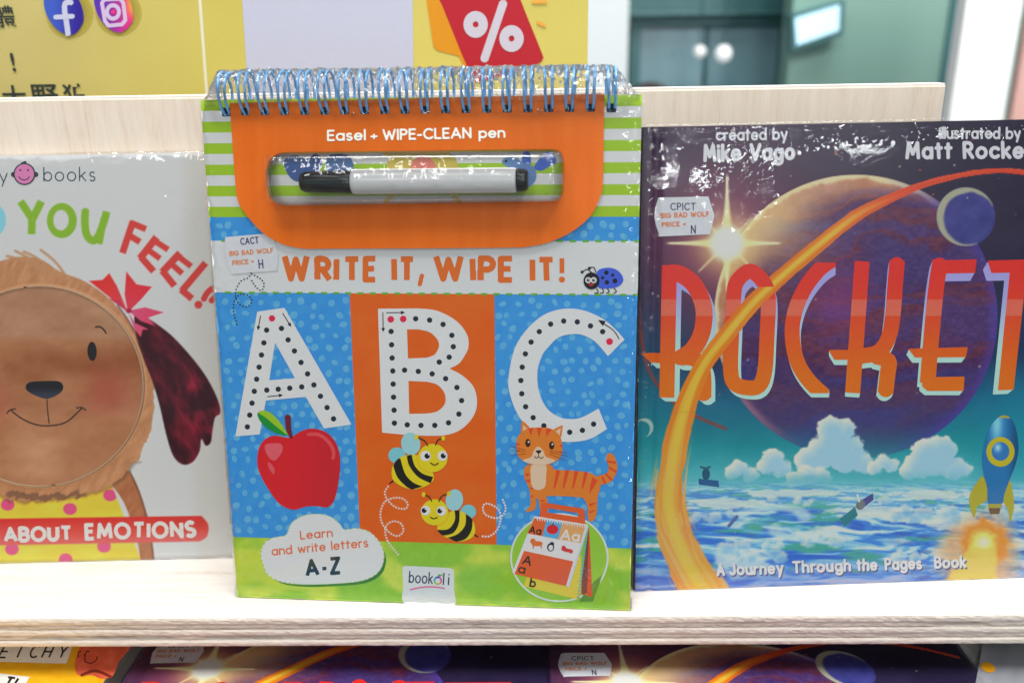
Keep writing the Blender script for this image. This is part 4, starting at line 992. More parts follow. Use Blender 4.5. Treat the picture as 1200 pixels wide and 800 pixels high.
def space_paint(X, Y):
    C = np.zeros(X.shape+(3,))
    def lay(m, c, a=1.0):
        nonlocal C
        m = np.clip(m*a, 0, 1)[..., None]; C = C*(1-m)+np.asarray(c)*m
    n1 = fbm(X/70, Y/45, 31, 5); n2 = fbm(X/14, Y/12, 32, 4); n3 = fbm(X/30, Y/7, 33, 4)
    # sky from space down to the air
    ys = [130, 300, 420, 470, 520, 560, 600]; 
    cs = np.array([[34, 28, 50], [38, 32, 60], [24, 54, 90], [18, 98, 130], [22, 140, 150], [84, 178, 188], [124, 194, 208.]])
    C = np.stack([np.interp(Y+10*(n1-.5), ys, cs[:, k]) for k in range(3)], -1)
    C += (n2[..., None]-.5)*8+(n1[..., None]-.5)*14
    lay(smooth(840, 752, X)*smooth(300, 480, Y)*smooth(600, 540, Y), [8, 132, 138], .35)
    lay(smooth(1120, 1200, X)*smooth(400, 480, Y)*smooth(600, 540, Y), [20, 140, 165], .45)
    # glow round the star
    d = np.hypot(X-852, (Y-285))
    lay(np.exp(-(d/75)**2), [176, 74, 92], .85); lay(np.exp(-(np.hypot(X-856, Y-275)/150)**2), [104, 50, 84], .5)
    # faint thin orbit
    o2 = stroke(cr([(744, 250), (746, 330), (756, 420), (782, 465), (815, 487), (850, 502)]), 3).fn(X, Y)
    lay(smooth(2, -1, o2), [150, 60, 50], .75)
    # the planet
    px_, py_, R = 1003, 371, 166
    q = np.hypot(X-px_, Y-py_)/R; ins = smooth(1.004, .996, q)
    band = fbm((X+.35*Y)/130, (Y+.10*X)/24+n1*2.6, 34, 5)
    pc = np.stack([np.interp(band, [.25, .42, .55, .7], [66, 76, 98, 74]), np.interp(band, [.25, .42, .55, .7], [50, 40, 46, 50]), np.interp(band, [.25, .42, .55, .7], [106, 84, 68, 104])], -1)
    pc += (fbm(X/5, Y/3, 35, 3)[..., None]-.5)*26
    lowp = smooth(400, 520, Y)[..., None]; pc = pc*(1-lowp*.7)+np.array([52, 66, 124.])*lowp*.7
    lay(ins*(1-.75*smooth(490, 545, Y)), pc)
    lit = ((X-px_)*(-.62)+(Y-py_)*(-.78))/R      # towards the star
    rim = ins*smooth(.86-.28*smooth(.3, 1, lit), 1.0, q+.10*(band-.5))*smooth(.1, .6, lit)
    lay(rim, np.array([206, 150, 104.])+(n2[..., None]-.5)*50, .85)
    lay(ins*smooth(.955, .985, q+.04*(n2-.5))*smooth(.1, .5, lit), [212, 206, 160], .9)
    wl = np.exp(-((X-900)/60)**2-((Y-262)/50)**2)*ins; lay(wl, [226, 200, 140], .6)
    llr = ins*smooth(.93, .99, q)*smooth(-.55, 0, lit)*smooth(.25, 0, lit)*smooth(px_, px_-80, X); lay(llr, [150, 110, 130], .8)
    rr_ = ins*smooth(.90, 1.0, q)*smooth(px_+20, px_+120, X); lay(rr_, [76, 62, 168], .55)
    lay(ins*np.exp(-((X-985)/36)**2-((Y-352)/40)**2), [150, 60, 130], .45)
    # small moon
    q = np.hypot((X-1132), (Y-254))/34.5
    lay(smooth(1.02, .97, q), np.array([58, 60, 128.])+(n2[..., None]-.5)*30)
    cr_ = smooth(1.02, .97, q)*smooth(.86, .98, np.hypot(X-1136.5, Y-256)/33.2+.08*(n2-.5))*(X+Y*.4 < 1132+254*.4+26); lay(cr_, [172, 172, 140], .9)
    # small crescent
    lay(smooth(1.05, .95, np.hypot(X-755, Y-501)/11)*smooth(.95, 1.05, np.hypot(X-752, Y-503)/10), [170, 196, 180], .9)
    # the air and cloud sea
    hz = 566+3*(n1-.5)
    sea = smooth(hz-6, hz+10, Y)
    pv = np.clip((Y-545)/150, .03, 2)
    wx = (X-980)/(120*pv+26); wy = 2.2*np.log(pv+.02)*3
    sw = fbm(wx*1.3+3, wy+1, 41, 3)
    w = fbm(wx*3.0+sw*4.2, wy*2.6+sw*3.4, 42, 5)
    sc = np.stack([np.interp(w, [.3, .46, .54, .62, .74], [44, 66, 112, 160, 208]), np.interp(w, [.3, .46, .54, .62, .74], [100, 138, 180, 204, 214]), np.interp(w, [.3, .46, .54, .62, .74], [196, 214, 220, 222, 206])], -1)
    g = fbm(wx*1.9+9, wy*1.4+5, 44, 3); gm = smooth(.56, .68, g)*smooth(.55, .42, w); sc = sc*(1-gm[..., None]*.8)+np.array([70, 172, 132.])*gm[..., None]*.8
    pl = smooth(640, 690, Y)[..., None]*.45; sc = sc*(1-pl)+np.array([92, 92, 184.])*pl
    hl = smooth(610, 566, Y)[..., None]*.5; sc = sc*(1-hl)+np.array([140, 206, 210.])*hl
    lay(sea, sc)
    for i, c in enumerate(CL):
        D = c.fn(X, Y)+7*(fbm(X/7, Y/6, 50+i, 4)-.5)
        base = smooth(572+10*(n2-.5), 548, Y)
        t = smooth(-1, 1, (c.fn(X-5, Y-6)-D*0)/9+.4*(fbm(X/9, Y/9, 60+i, 3)-.5))
        cc = np.array([150, 196, 214.])*(1-t[..., None])+np.array([216, 218, 200.])*t[..., None]
        lay(smooth(1.6, -1.6, D)*(.1+.9*base), cc)
    for (x, y, rx, ry) in ((930, 578, 60, 5), (1090, 580, 50, 6), (850, 590, 50, 6), (1120, 610, 46, 12), (1010, 598, 50, 5), (960, 625, 26, 8)):
        dd = np.hypot((X-x)/rx, (Y-y)/ry)+1.1*(fbm(X/12, Y/5, 71, 4)-.5); lay(smooth(1.05, .75, dd), [206, 218, 208], .8)
    # swirl of the storm
    a = np.arctan2((Y-612)*2.4, X-925); r = np.hypot(X-925, (Y-612)*2.4)
    s = np.sin(a*2+r/11+2*n1); lay(smooth(.2, .9, s)*smooth(78, 50, r)*smooth(6, 20, r), [196, 222, 218], .65)
    lay(smooth(-.2, -.9, s)*smooth(70, 45, r), [60, 168, 160], .35)
    lay(smooth(1.1, .7, np.hypot((X-870)/36, (Y-655)/17)+.9*(n2-.5)), [196, 214, 226], .8)
    # ground speckle at the lower right
    lay(smooth(.56, .70, fbm(X/16, Y/5, 77, 4))*smooth(1020, 1080, X)*smooth(610, 630, Y), [70, 84, 150], .45)
    r3 = random.Random(4)
    for (gx_, gy_, gw_, gh_, nn_) in ((1085, 604, 40, 8, 16), (885, 645, 36, 8, 14), (960, 632, 26, 6, 9), (1010, 588, 30, 4, 9), (835, 605, 26, 6, 9), (1180, 600, 26, 8, 10), (930, 588, 26, 4, 7), (1060, 650, 30, 5, 8)):
        pf = union([ell(gx_+r3.uniform(-gw_, gw_), gy_+r3.uniform(-gh_, gh_), r3.uniform(.45, 1)*gh_*1.25, r3.uniform(.35, .8)*gh_*1.2) for _ in range(nn_)])
        Dp = pf.fn(X, Y)+5*(fbm(X/6, Y/4, 90, 3)-.5); tt = smooth(-5, 3, pf.fn(X-3, Y-4)+3*(n2-.5))[..., None]
        lay(smooth(2.2, -1.5, Dp), np.array([128, 184, 214.])*(1-tt)+np.array([206, 216, 206.])*tt, .8)
    # flame trail
    D, s_, Wd, sd = trail_eval(X, Y)
    ragg = (fbm(s_/40, sd*D/5, 80, 3)-.5)*smooth(440, 560, Y)*16+(n2-.5)*2.2
    e = D*2/Wd+ragg/Wd*1.2
    m = smooth(1.06, .9, e)
    hot = smooth(150, 330, X*.0+Y)
    red = smooth(930, 1090, X)[..., None]
    oc = np.array([240, 160, 56.])*(1-red)+np.array([214, 72, 40.])*red
    lay(m, trail_col(X, Y, D, s_, Wd, sd))
    wisp = smooth(1.4, 1.0, D*2/Wd)*smooth(.58, .64, fbm(s_/50, sd*D/2.4, 83, 2))*smooth(500, 560, Y); lay(wisp, [238, 176, 90], .75)
    # star burst
    for ang, L_, wd in ((0, 66, 9), (180, 74, 9), (90, 60, 10), (270, 84, 10), (45, 44, 3.4), (135, 50, 3.4), (225, 44, 3.4), (315, 46, 3.4)):
        ca, sa = math.cos(math.radians(ang)), math.sin(math.radians(ang)); t = (X-852)*ca-(-(Y-285))*sa*-1; t = (X-852)*ca+(Y-285)*sa; nn = np.abs(-(X-852)*sa+(Y-285)*ca)
        k = np.clip(1-t/L_, 0, 1); wq = wd*k**2.2+.8*k; lay((t > 0)*smooth(0, .12, k)*smooth(wq+2.4, wq*.4, nn), [232, 226, 176], .95 if wd > 5 else .6)
    lay(np.exp(-(d/34)**2.2), [228, 206, 130], .9); lay(smooth(27, 13, d), [212, 226, 208])
    # scattered stars
    r2 = random.Random(9)
    for k in range(90):
        x, y = r2.uniform(752, 1290), r2.uniform(150, 480); c = r2.choice([[180, 180, 150], [60, 140, 150], [180, 90, 60], [150, 150, 170]])
        if math.hypot(x-px_, y-py_) < 160 and k % 3: continue
        m_ = (np.abs(X-x) < 3) & (np.abs(Y-y) < 3)
        if m_.any(): C[m_] = C[m_]+(np.array(c)-C[m_])*np.clip(1.1-np.hypot(X[m_]-x, Y[m_]-y)/r2.uniform(.9, 1.9), 0, 1)[..., None]
    # flame under the little rocket
    fd = np.hypot((X-1154)/31, (Y-636)/29)+.6*(n2-.5)
    lay(smooth(1.7, 1.0, np.hypot((X-1150)/34, (Y-648)/34)+.7*(n1-.5)), [226, 170, 110], .75)
    lay(smooth(1.1, .8, fd), [236, 140, 50]); lay(smooth(.8, .3, fd), [248, 222, 110]); lay(smooth(.45, .1, fd), [240, 232, 190])
    f2 = poly([(1135, 640), (1170, 640), (1165, 700), (1090, 700)]).fn(X, Y)+9*(n2-.5)
    lay(smooth(3, -4, f2), [240, 196, 90], .9)
    return C
def space_col(U, V):
    X, Y = RP.px(U, V); return ink(space_paint(X, Y))
us = np.linspace(0, RW, 560); vs = np.linspace(0, RH, 590)
link('cover_print', grid_mesh('cover_print', us, vs, GRV, space_col), rk, M_gloss)
link('front_board', box_mesh('front_board', (0, 0, -.004), (RW, RH, -.0014), .0003), rk, M_navy)
link('back_board', box_mesh('back_board', (0, 0, -RT), (RW, RH, -RT+.003), .0003), rk, M_navy)
link('spine', box_mesh('spine', (-.0016, 0, -RT+.0005), (.0002, RH, -.0012), .0005), rk, M_navy)
link('page_block', box_mesh('page_block', (.003, .003, -RT+.0032), (RW-.003, RH-.003, -.0042), 0), rk, M_page)

# title: strokes clipped to the lettering band
top = lambda y, sl=0: Sh(lambda X, Y: (280+(y+sl*(X-740)*2.609)/2.609)-Y, (-9e3, -9e3, 9e3, 9e3))
def FS(l, w): return stroke(Z7(l), w/2.609, True)
def SS(l, w, n=4): return stroke(cr(Z7(l), n=n), w/2.609, True)
LR = FS([(116, 80), (108, 484)], 46) | (SS([(116, 104), (150, 108), (190, 138), (216, 190), (222, 240), (212, 295), (185, 340), (150, 364)], 52)) | FS([(116, 104), (150, 106)], 46) | SS([(140, 362), (185, 364), (212, 385), (221, 420), (221, 484)], 46) | stroke(Z7([(30, 350), (150, 350), (150, 378), (60, 378)]), 1) | poly(Z7([(30, 349), (150, 349), (150, 379), (60, 379)]))
LO = stroke(Z7(cr([(312, 180), (322, 130), (362, 98), (402, 130), (418, 180), (414, 300), (408, 400), (390, 448), (352, 454), (314, 440), (303, 395), (306, 290)], True, 4)+[(312, 180)]), 46/2.609)
LC = SS([(618, 62), (575, 92), (530, 150), (500, 220), (491, 290), (505, 370), (540, 430), (590, 478)], 46) & top(72, 0) & Sh(lambda X, Y: Y-(280+471/2.609), (0, 0, 9e3, 9e3)) & Sh(lambda X, Y: X-(740+624/2.609), (0, 0, 9e3, 9e3))
LK = FS([(705, 68), (676, 470)], 46) | (SS([(812, 66), (806, 140), (799, 230), (786, 300), (755, 345), (700, 358)], 47)) | SS([(745, 358), (785, 372), (783, 410), (776, 470)], 48) | poly(Z7([(602, 339), (770, 337), (770, 368), (620, 369)]))
LE = SS([(944, 66), (930, 160), (914, 330), (905, 440)], 48) | poly(Z7([(925, 66), (1055, 62), (1050, 104), (921, 106)])) | poly(Z7([(846, 335), (1028, 330), (1022, 361), (866, 362)])) | poly(Z7([(890, 422), (1018, 420), (1015, 464), (905, 464), (888, 450)]))
LTt = poly(Z7([(1088, 66), (1300, 60), (1295, 100), (1100, 104)])) | poly(Z7([(1160, 64), (1212, 64), (1168, 460), (1120, 462)]))
LET = union([LR, LO, LC, LK, LE, LTt])
vx, vy = 740+620/2.609, 280+880/2.609
def extr(X, Y):
    D = np.full(X.shape, 99.)
    for t in (.008, .016, .024, .031): D = np.minimum(D, LET.fn(vx+(X-vx)/(1-t), vy+(Y-vy)/(1-t)))
    return D
p = Pic(RP, z=.00008, step=.00045)
def excol(X, Y):
    t = smooth(330, 420, Y)[..., None]; return np.array([158, 156, 226.])*(1-t)+np.array([172, 214, 204.])*t
p.add(Sh(extr, (748, 300, 1245, 474)), excol)
p.build('title_shadow', M_gloss)
p = Pic(RP, z=.00014, step=.00035)
def letcol(X, Y):
    t = smooth(300, 465, Y)[..., None]; c = np.array([226, 44, 36.])*(1-t)+np.array([234, 110, 24.])*t
    b = smooth(350.3, 351.3, Y)*smooth(370.5, 369.5, Y); b = b[..., None]*.42; c = c*(1-b)+np.array([232, 150, 140.])*b
    return c+(fbm(X/3, Y/3, 5, 2)[..., None]-.5)*8
LET.bb = (748, 300, 1245, 468)
p.add(LET, letcol)
p.build('title_lettering', M_gloss)
# the trail passing in front of the letters
p = Pic(RP, z=.00020, step=.00045)
def tr_front(X, Y):
    D, s_, Wd, sd = trail_eval(X, Y); d = D-Wd/2+1.0*(fbm(X/4, Y/4, 6, 2)-.5)
    return np.maximum(np.maximum(d, 336-Y), Y-482)
def trc(X, Y):
    D, s_, Wd, sd = trail_eval(X, Y); return trail_col(X, Y, D, s_, Wd, sd)
p.add(Sh(tr_front, (790, 336, 905, 484)), trc, step=.0005)
p.build('flame_trail', M_gloss)
# author lettering
p = Pic(RP, z=.00014, step=.00024)
WH = (206, 208, 214)
p.add(text('created by', (840, 164), (922, 163), 12, 2.5, gap=.27, jit=.05, seed=2), WH)
p.add(text('Mike Vago', (826, 188), (930, 186), 17, 4.2, gap=.36, jit=.05, seed=3), WH)
p.add(text('illustrated by', (1101.5, 162), (1195, 162), 12, 2.5, gap=.27, jit=.05, seed=5), WH)
p.add(text('Matt Rockefeller', (1063, 185), (1262, 184), 17, 4.2, gap=.36, jit=.05, seed=6), WH)
p.build('author_lettering', M_gloss)
p = Pic(RP, z=.00014, step=.00024)
def sub(dx, dy): return text('A', (841+dx, 673+dy), (848+dx, 672.7+dy), 12, 3.2, jit=.05) | text('Journey', (856+dx, 672.5+dy), (917+dx, 670.5+dy), 12, 2.9, gap=.34, jit=.06, seed=8) | text('Through', (930+dx, 670+dy), (996+dx, 667.5+dy), 12, 2.9, gap=.34, jit=.06, seed=9) | text('the', (1005+dx, 667.3+dy), (1027+dx, 666.6+dy), 12, 2.9, gap=.34, jit=.06) | text('Pages', (1038+dx, 666.4+dy), (1079+dx, 665+dy), 12, 2.9, gap=.34, jit=.06) | text('Book', (1096+dx, 664.4+dy), (1131+dx, 663.4+dy), 12, 2.9, gap=.34, jit=.06)
p.add(sub(1.4, 1.8), (84, 84, 130)); p.add(sub(0, 0), (214, 216, 218))
p.build('subtitle_lettering', M_gloss)
# little rocket
R8 = lambda l: [(1000+x/5.715, 460+y/5.715) for x, y in l]
p = Pic(RP, z=.00016, step=.00035)
p.add(blob(R8([(870, 560), (820, 610), (785, 670), (775, 730), (790, 790), (805, 835), (820, 800), (830, 760), (880, 730), (905, 700)]), 4) | blob(R8([(1020, 540), (1050, 590), (1070, 680), (1075, 760), (1060, 840), (1045, 860), (1040, 800), (1010, 740), (975, 700)]), 4), (172, 164, 44))
bd = blob(R8([(1010, 150), (1045, 160), (1080, 215), (1100, 300), (1105, 390), (1085, 480), (1050, 570), (1010, 680), (995, 740), (905, 745), (895, 640), (870, 530), (862, 420), (885, 310), (920, 220), (975, 160)]))
p.add(bd, lambda X, Y: np.array([34, 112, 170.])+np.exp(-((X-1168)/7)**2-((Y-497)/22)**2)[..., None]*np.array([90, 90, 60.])-smooth(1178, 1192, X)[..., None]*np.array([14, 34, 50.]))
p.add(blob(R8([(975, 160), (1010, 150), (1045, 162), (1040, 172), (1005, 166), (978, 172)]), 3) | poly(R8([(900, 742), (995, 742), (985, 770), (905, 770)])), (166, 160, 60))
p.add(ell(1172.2, 529, 16.4, 17.4), (186, 176, 36)); p.add(ell(1172.2, 528.4, 10.4, 11), lambda X, Y: np.array([46, 116, 180.])+np.exp(-((X-1169)/4)**2-((Y-524)/5)**2)[..., None]*np.array([110, 96, 60.]))
p.add(poly(R8([(905, 770), (985, 770), (975, 810), (915, 810)])), (110, 86, 60))
p.build('small_rocket_picture', M_gloss)
p = Pic(RP, z=.00016, step=.00035)
S8 = lambda l: [(740+x/2.609, 470+y/2.609) for x, y in l]
p.add(poly(S8([(637, 358), (683, 322), (692, 348), (650, 384)])), (30, 120, 130)); p.add(poly(S8([(705, 300), (738, 280), (740, 300), (712, 322)])), (70, 76, 140)); p.add(ell(*S8([(700, 316)])[0], 5, 6, 30), (110, 116, 120)); p.add(stroke(S8([(690, 285), (696, 305)]), 2.2), (206, 214, 214))
p.build('satellite_picture', M_gloss); p = Pic(RP, z=.00016, step=.00035)
p.add(poly(S8([(205, 236), (266, 242), (268, 262), (206, 254)])), (40, 90, 140)); p.add(ell(*S8([(228, 222)])[0], 4.5, 7), (34, 84, 110)); p.add(stroke(cr(S8([(212, 200), (226, 204), (240, 200)])), 2.4), (40, 100, 110))
p.build('satellite_picture', M_gloss); p = Pic(RP, z=.00016, step=.00035)
p.add(stroke(S8([(298, 380), (322, 352)]), 4), (80, 106, 160))
p.build('satellite_picture', M_gloss)
sticker(RP, [(772, 231.4), (830, 230.4), (833, 240), (837, 252), (835, 262), (832, 274.4), (773, 277), (769, 264), (767, 254), (768.5, 243)],
        [('CPICT', (786, 245.8), (814.5, 245.8), 7.6, 1.3, (60, 66, 100)), ('BIG BAD WOLF', (774.5, 255.2), (830.5, 253.2), 5, 1.3, (236, 120, 66)),
         ('PRICE =', (776, 265.6), (803, 264.4), 4.8, 1.3, (236, 120, 66)), ('N', (810, 273.2), (814.5, 273.2), 9, 1.3, (52, 60, 90))], .0004)
flim = film_sheet('plastic_wrap', rk, RW, RH, .0010, 21, M_film, amp=.00009, edge=.0013, back=.018, step=.0008,
                  spots=[(.056, .240, .013, .014, .0019, 420), (.075, .268, .020, .004, .0020, 420), (.125, .272, .03, .003, .0015, 300), (.060, .045, .012, .010, .0035, 60)])
def copy_thing(root, M, label):
    r = root.copy(); COL.objects.link(r); r.matrix_world = M; r['label'] = label
    for ch in list(root.children):
        c = ch.copy(); COL.objects.link(c); c.parent = r
        for g in ch.children:
            d = g.copy(); COL.objects.link(d); d.parent = c
    return r

# ------------------------------------------------------------------ lower tier, lying flat
ZL = -.0450
LP = Plane((0, 0, ZL), (1, 0, 0), (0, 1, 0))
def flat_M(px_x, px_y, uu, vv, rz):
    """cover point (uu, vv) of a copy lies under the picture point"""
    x, y = LP.uv(px_x, px_y); c, s = math.cos(rz), math.sin(rz)
    return Matrix(((c, -s, 0, x-(uu*c-vv*s)), (s, c, 0, y-(uu*s+vv*c)), (0, 0, 1, ZL), (0, 0, 0, 1)))
su, sv = RP.uv(852, 285); mu, mv = RP.uv(1132, 254)
copy_thing(rk, flat_M(243, 783, su, sv, .004), 'left one of the two space books lying flat under the shelf, beside the yellow book')
copy_thing(rk, flat_M(735, 799, su, sv, .000), 'right one of the two space books lying flat under the shelf, its price sticker showing')
# yellow book, lying flat
x1, y1 = LP.uv(155, 757)
YP = Plane((x1-.21, -.20, ZL), (1, 0, 0), (0, 1, 0))
yb_ = thing('comic_book', 'yellow book with slanted black lettering on white strips, lying flat at the lower left', 'book', M=YP.matrix())
YP.parent = yb_
yx0, yx1 = x1-.21, x1-.0035
box('page_block', (.001, .001, -.0200), (.2055, .274, -.0006), M_page, yb_)
box('cover_board', (0, 0, -.0005), (.2065, .275, .0001), M_sticker, yb_)
p = Pic(YP, z=.0002, step=.0008)
def rect_xy(a, b, c, d):
    P = np.array([(a, b, ZL), (c, b, ZL), (c, d, ZL), (a, d, ZL)]); x, y = project(P); return poly(list(zip(x, y)))
p.add(rect_xy(yx0, -.03, yx1, .075), lambda X, Y: np.array([214, 158, 24.])+(fbm(X/14, Y/9, 4, 3)[..., None]-.5)*30)
p.add(rect_xy(yx0, -.20, yx1, -.03), (214, 158, 24))
p.build('cover_print', M_gloss)
p = Pic(YP, z=.0004, step=.0003)
p.add(poly([(-60, 752), (91, 752), (85, 758), (78, 777.5), (-60, 774)]), (226, 212, 204)); p.add(poly([(-60, 785), (0, 789), (35, 793), (24, 812), (-60, 812)]), (226, 212, 204))
p.build('label_strip', M_gloss)
p = Pic(YP, z=.0005, step=.00028)
for ch, xa in (('E', -2), ('T', 16), ('C', 34), ('H', 49), ('Y', 67)):
    p.add(text(ch, (xa, 770.5), (xa+8.5, 770.5), 13.5, 1.9, slant=.45, flat=True), (34, 30, 30))
p.add(text('TL', (2, 806), (20, 808), 13, 2.6, slant=.5, flat=True), (34, 30, 30))
p.build('title_lettering', M_gloss)
p = Pic(YP, z=.0004, step=.0004)
p.add(blob([(95, 758), (110, 756), (150, 754), (152, 760), (140, 775), (132, 792), (118, 795), (108, 791), (92, 791), (88, 780), (90, 768)]), lambda X, Y: np.array([206, 92, 66.])+(fbm(X/12, Y/8, 4, 3)[..., None]-.5)*40)
p.add(stroke(cr([(92, 770), (92, 765), (95, 763)]), 1.2) | stroke(cr([(100, 768), (100, 775), (107, 777), (113, 773), (114, 769)]), 1.2) | stroke(cr([(99, 768), (102, 763), (105, 764)]), 1.2), (60, 24, 30))
p.add(stroke(cr([(96, 791), (112, 786), (130, 793)]), 3.5), (120, 44, 32))
p.build('nose_picture', M_gloss)

# crumpled clear bag and the grey book on the right
us = np.linspace(0, .10, 90); vs = np.linspace(0, .16, 130)
wp = LP.uv(1103, 757); 
M_bag = mat('white_wrap', (.60, .62, .66), .3, .5)
bag = link('plastic_bag', grid_mesh('plastic_bag', us, vs, lambda U, V: .010*(fbm(U*60, V*60, 3, 4)-.5)+.004*np.abs(np.sin(U*90+V*40))), None, M_bag)
bag.location = (wp[0]-.004, -.10, -.0585); so = bag.modifiers.new('thick', 'SOLIDIFY'); so.thickness = .002
tag(bag, 'crumpled whitish plastic lying between the flat space book and the grey book', 'plastic bag')
gp = LP.uv(1151, 757); gq = LP.uv(1143, 800)
gb = thing('grey_book', 'grey striped flat book with one yellow dot, at the lower right corner', 'book', loc=(gp[0], gp[1], ZL))
ga = math.atan2(gq[1]-gp[1], gq[0]-gp[0])+math.pi/2
gb.rotation_euler = (0, 0, ga)
box('page_block', (.0006, -.17, -.0180), (.139, .0494, -.0006), M_page, gb)
M_greyc = varied(mat('grey_cover', rough=.3), 30, (.16, .17, .19), (.28, .29, .32), (1.5, .5, 1), detail=2)
box('cover', (0, -.17, -.0004), (.14, .05, .0008), M_greyc, gb, .0002)
gx, gy = LP.uv(1157.5, 783.5)
GPl = Plane((gp[0], gp[1], ZL), (math.cos(ga), math.sin(ga), 0), (-math.sin(ga), math.cos(ga), 0)); GPl.parent = gb; p = Pic(GPl, z=.0011, step=.0003)
p.add(ell(1157.5, 783, 8.8, 5.6, 22), (200, 140, 20)); o = p.build('yellow_dot', M_gloss)

# ------------------------------------------------------------------ poster behind the board
PY = .20
pos_r, pos_l = at(689, 40, PY), at(-60, 40, PY)
SP = Plane((pos_l.x-.03, PY, .02), (1, 0, 0), (0, 0, 1))
po_ = thing('poster', 'yellow cardboard poster with two round app icons and a red percent tag, behind the board', 'poster', M=SP.matrix())
SP.parent = po_
M_edge2 = mat('foam_board_edge', (.75, .75, .72), .7)
box('board', (0, 0, -.006), (pos_r.x-pos_l.x+.03, .42, -.0004), M_edge2, po_, .0006)
def rect_sp(a, b, c, d):
    P = np.array([(a, PY, b), (c, PY, b), (c, PY, d), (a, PY, d)]); x, y = project(P); return poly(list(zip(x, y)))
p = Pic(SP, z=.0002, step=.004, dz=.00012)
p.add(rect_sp(pos_l.x-.03, .02, pos_r.x, .44), lambda X, Y: np.array([190, 177, 88.])+smooth(300, 0, X)[..., None]*np.array([-10, -10, 16.])+(fbm(X/130, Y/90, 3, 3)[..., None]-.5)*16)
p.build('poster_print', M_print)
p = Pic(SP, z=.0004, step=.0006, dz=.00010)
p.add(poly([(228, -60), (232, -60), (245.5, 125), (242, 125)]), (206, 204, 176))
p.add(poly([(280, -60), (483, -60), (485, 125), (292, 125)]), (176, 178, 196))
p.add(poly([(494, -60), (520, -60), (560, 118), (538, 66), (513, 59.5), (509, 56)]) | poly([(494, -40), (540, -40), (552, 54), (513, 60), (508, 55)]), (200, 132, 18))
p.add(blob([(500, -45), (595, -45), (608, -5), (634, 60), (636, 69), (628, 76), (590, 88), (560, 96), (550, 84), (518, 6)], 3), (166, 24, 38))
p.add(stroke([(589.5, 5), (568, 68.5)], 9.6), (184, 178, 190)); p.add(ell(557.5, 29, 14.2, 15.6)-ell(557.5, 29, 3.4, 3.6), (184, 178, 190)); p.add(ell(599.5, 45.5, 14.2, 15.6)-ell(599.5, 45.5, 3.4, 3.6), (184, 178, 190))
p.add(stroke([(623, 2.6), (641, 2.6)], 3.6, True) | stroke([(629, 26), (639.5, 30.5)], 3.6, True), (214, 150, 60))
p.build('sale_tag_picture', M_print)
p = Pic(SP, z=.0004, step=.0006, dz=.00010)
for k in range(8): p.add(ell(82-.2*k, 17-.5*k, 27.5-1.5*k, 28-1.2*k, 35), tuple(np.array([170, 154, 68])*(1-.022*k)))
p.add(ell(75.6, 11, 20.8, 32, -26) & ell(74, 12, 27, 33), lambda X, Y: np.array([56, 84, 176.])*(1-smooth(60, 98, X)[..., None])+np.array([44, 28, 132.])*smooth(60, 98, X)[..., None])
p.add(stroke(cr([(81.5, 45), (79.5, 30), (77, 14), (77, 6), (80, 3), (85, 3.5)], n=4), 6.2, True) & ell(75, 10, 27, 33.2), (180, 182, 204)); p.add(stroke([(66.5, 20.5), (86, 19.5)], 5.6), (180, 182, 204))
p.build('social_app_icon', M_print)
p = Pic(SP, z=.0004, step=.0006, dz=.00010)
for k in range(8): p.add(ell(139-.2*k, 15-.5*k, 27-1.5*k, 27-1.2*k, 35), tuple(np.array([170, 154, 68])*(1-.022*k)))
def insta(X, Y):
    a = smooth(-25, 32, (X-134)+(0)*(Y))[..., None]; b = smooth(38, -5, Y)[..., None]
    c = np.array([78, 44, 160.])*(1-a)+np.array([226, 40, 120.])*a
    k = (smooth(142, 158, X)*smooth(30, 5, Y))[..., None]; return c*(1-k)+np.array([236, 160, 50.])*k
p.add(ell(134, 9, 20.4, 31.5, -26) & ell(134, 9, 26, 31), insta)
p.add(stroke([(123, 0), (142, -1), (145.5, 4), (148, 24), (144, 29), (128, 30.5), (124, 25), (120.5, 4), (123, 0)], 4.4), (190, 172, 202))
p.add(ell(133.5, 14.5, 9.2, 10.2)-ell(133.5, 14.5, 4.8, 5.4), (190, 172, 202)); p.add(ell(134, 14.5, 2.8, 3), (206, 44, 120)); 
p.build('photo_app_icon', M_print)
M_black = mat('poster_ink_black', (.02, .03, .025), .6)
def glyph(ch, x, ybase, hpx, bold=.012):
    c = bpy.data.curves.new('lettering', 'FONT'); c.body = ch; c.size = 1; c.offset = bold; c.extrude = 0; c.fill_mode = 'FRONT' if hasattr(c, 'fill_mode') else c.fill_mode
    o = bpy.data.objects.new('lettering', c); COL.objects.link(o)
    dg = bpy.context.evaluated_depsgraph_get(); me = bpy.data.meshes.new_from_object(o.evaluated_get(dg)); bpy.data.objects.remove(o)
    xs = [v.co.x for v in me.vertices]; ys = [v.co.y for v in me.vertices]
    u, v = SP.uv(x, ybase); u2, v2 = SP.uv(x, ybase-hpx); s = (v2-v)/(max(ys)-min(ys))
    for q in me.vertices: q.co = Vector((u+(q.co.x-min(xs))*s, v+(q.co.y-min(ys))*s, .0009))
    me.materials.clear(); me.name = 'lettering'; o = link('lettering', me, po_, M_black); return o
for a in (('體', -3, 33, 26), ('握', -22, 86, 24), ('!', 16, 84, 22), ('大', 6.5, 130, 30), ('野', 41, 130, 31), ('狼', 78, 130, 32), ('士', -28, 130, 30)[:0] or ('!', 300, 999, 1)):
    if a[2] < 500: glyph(*a)

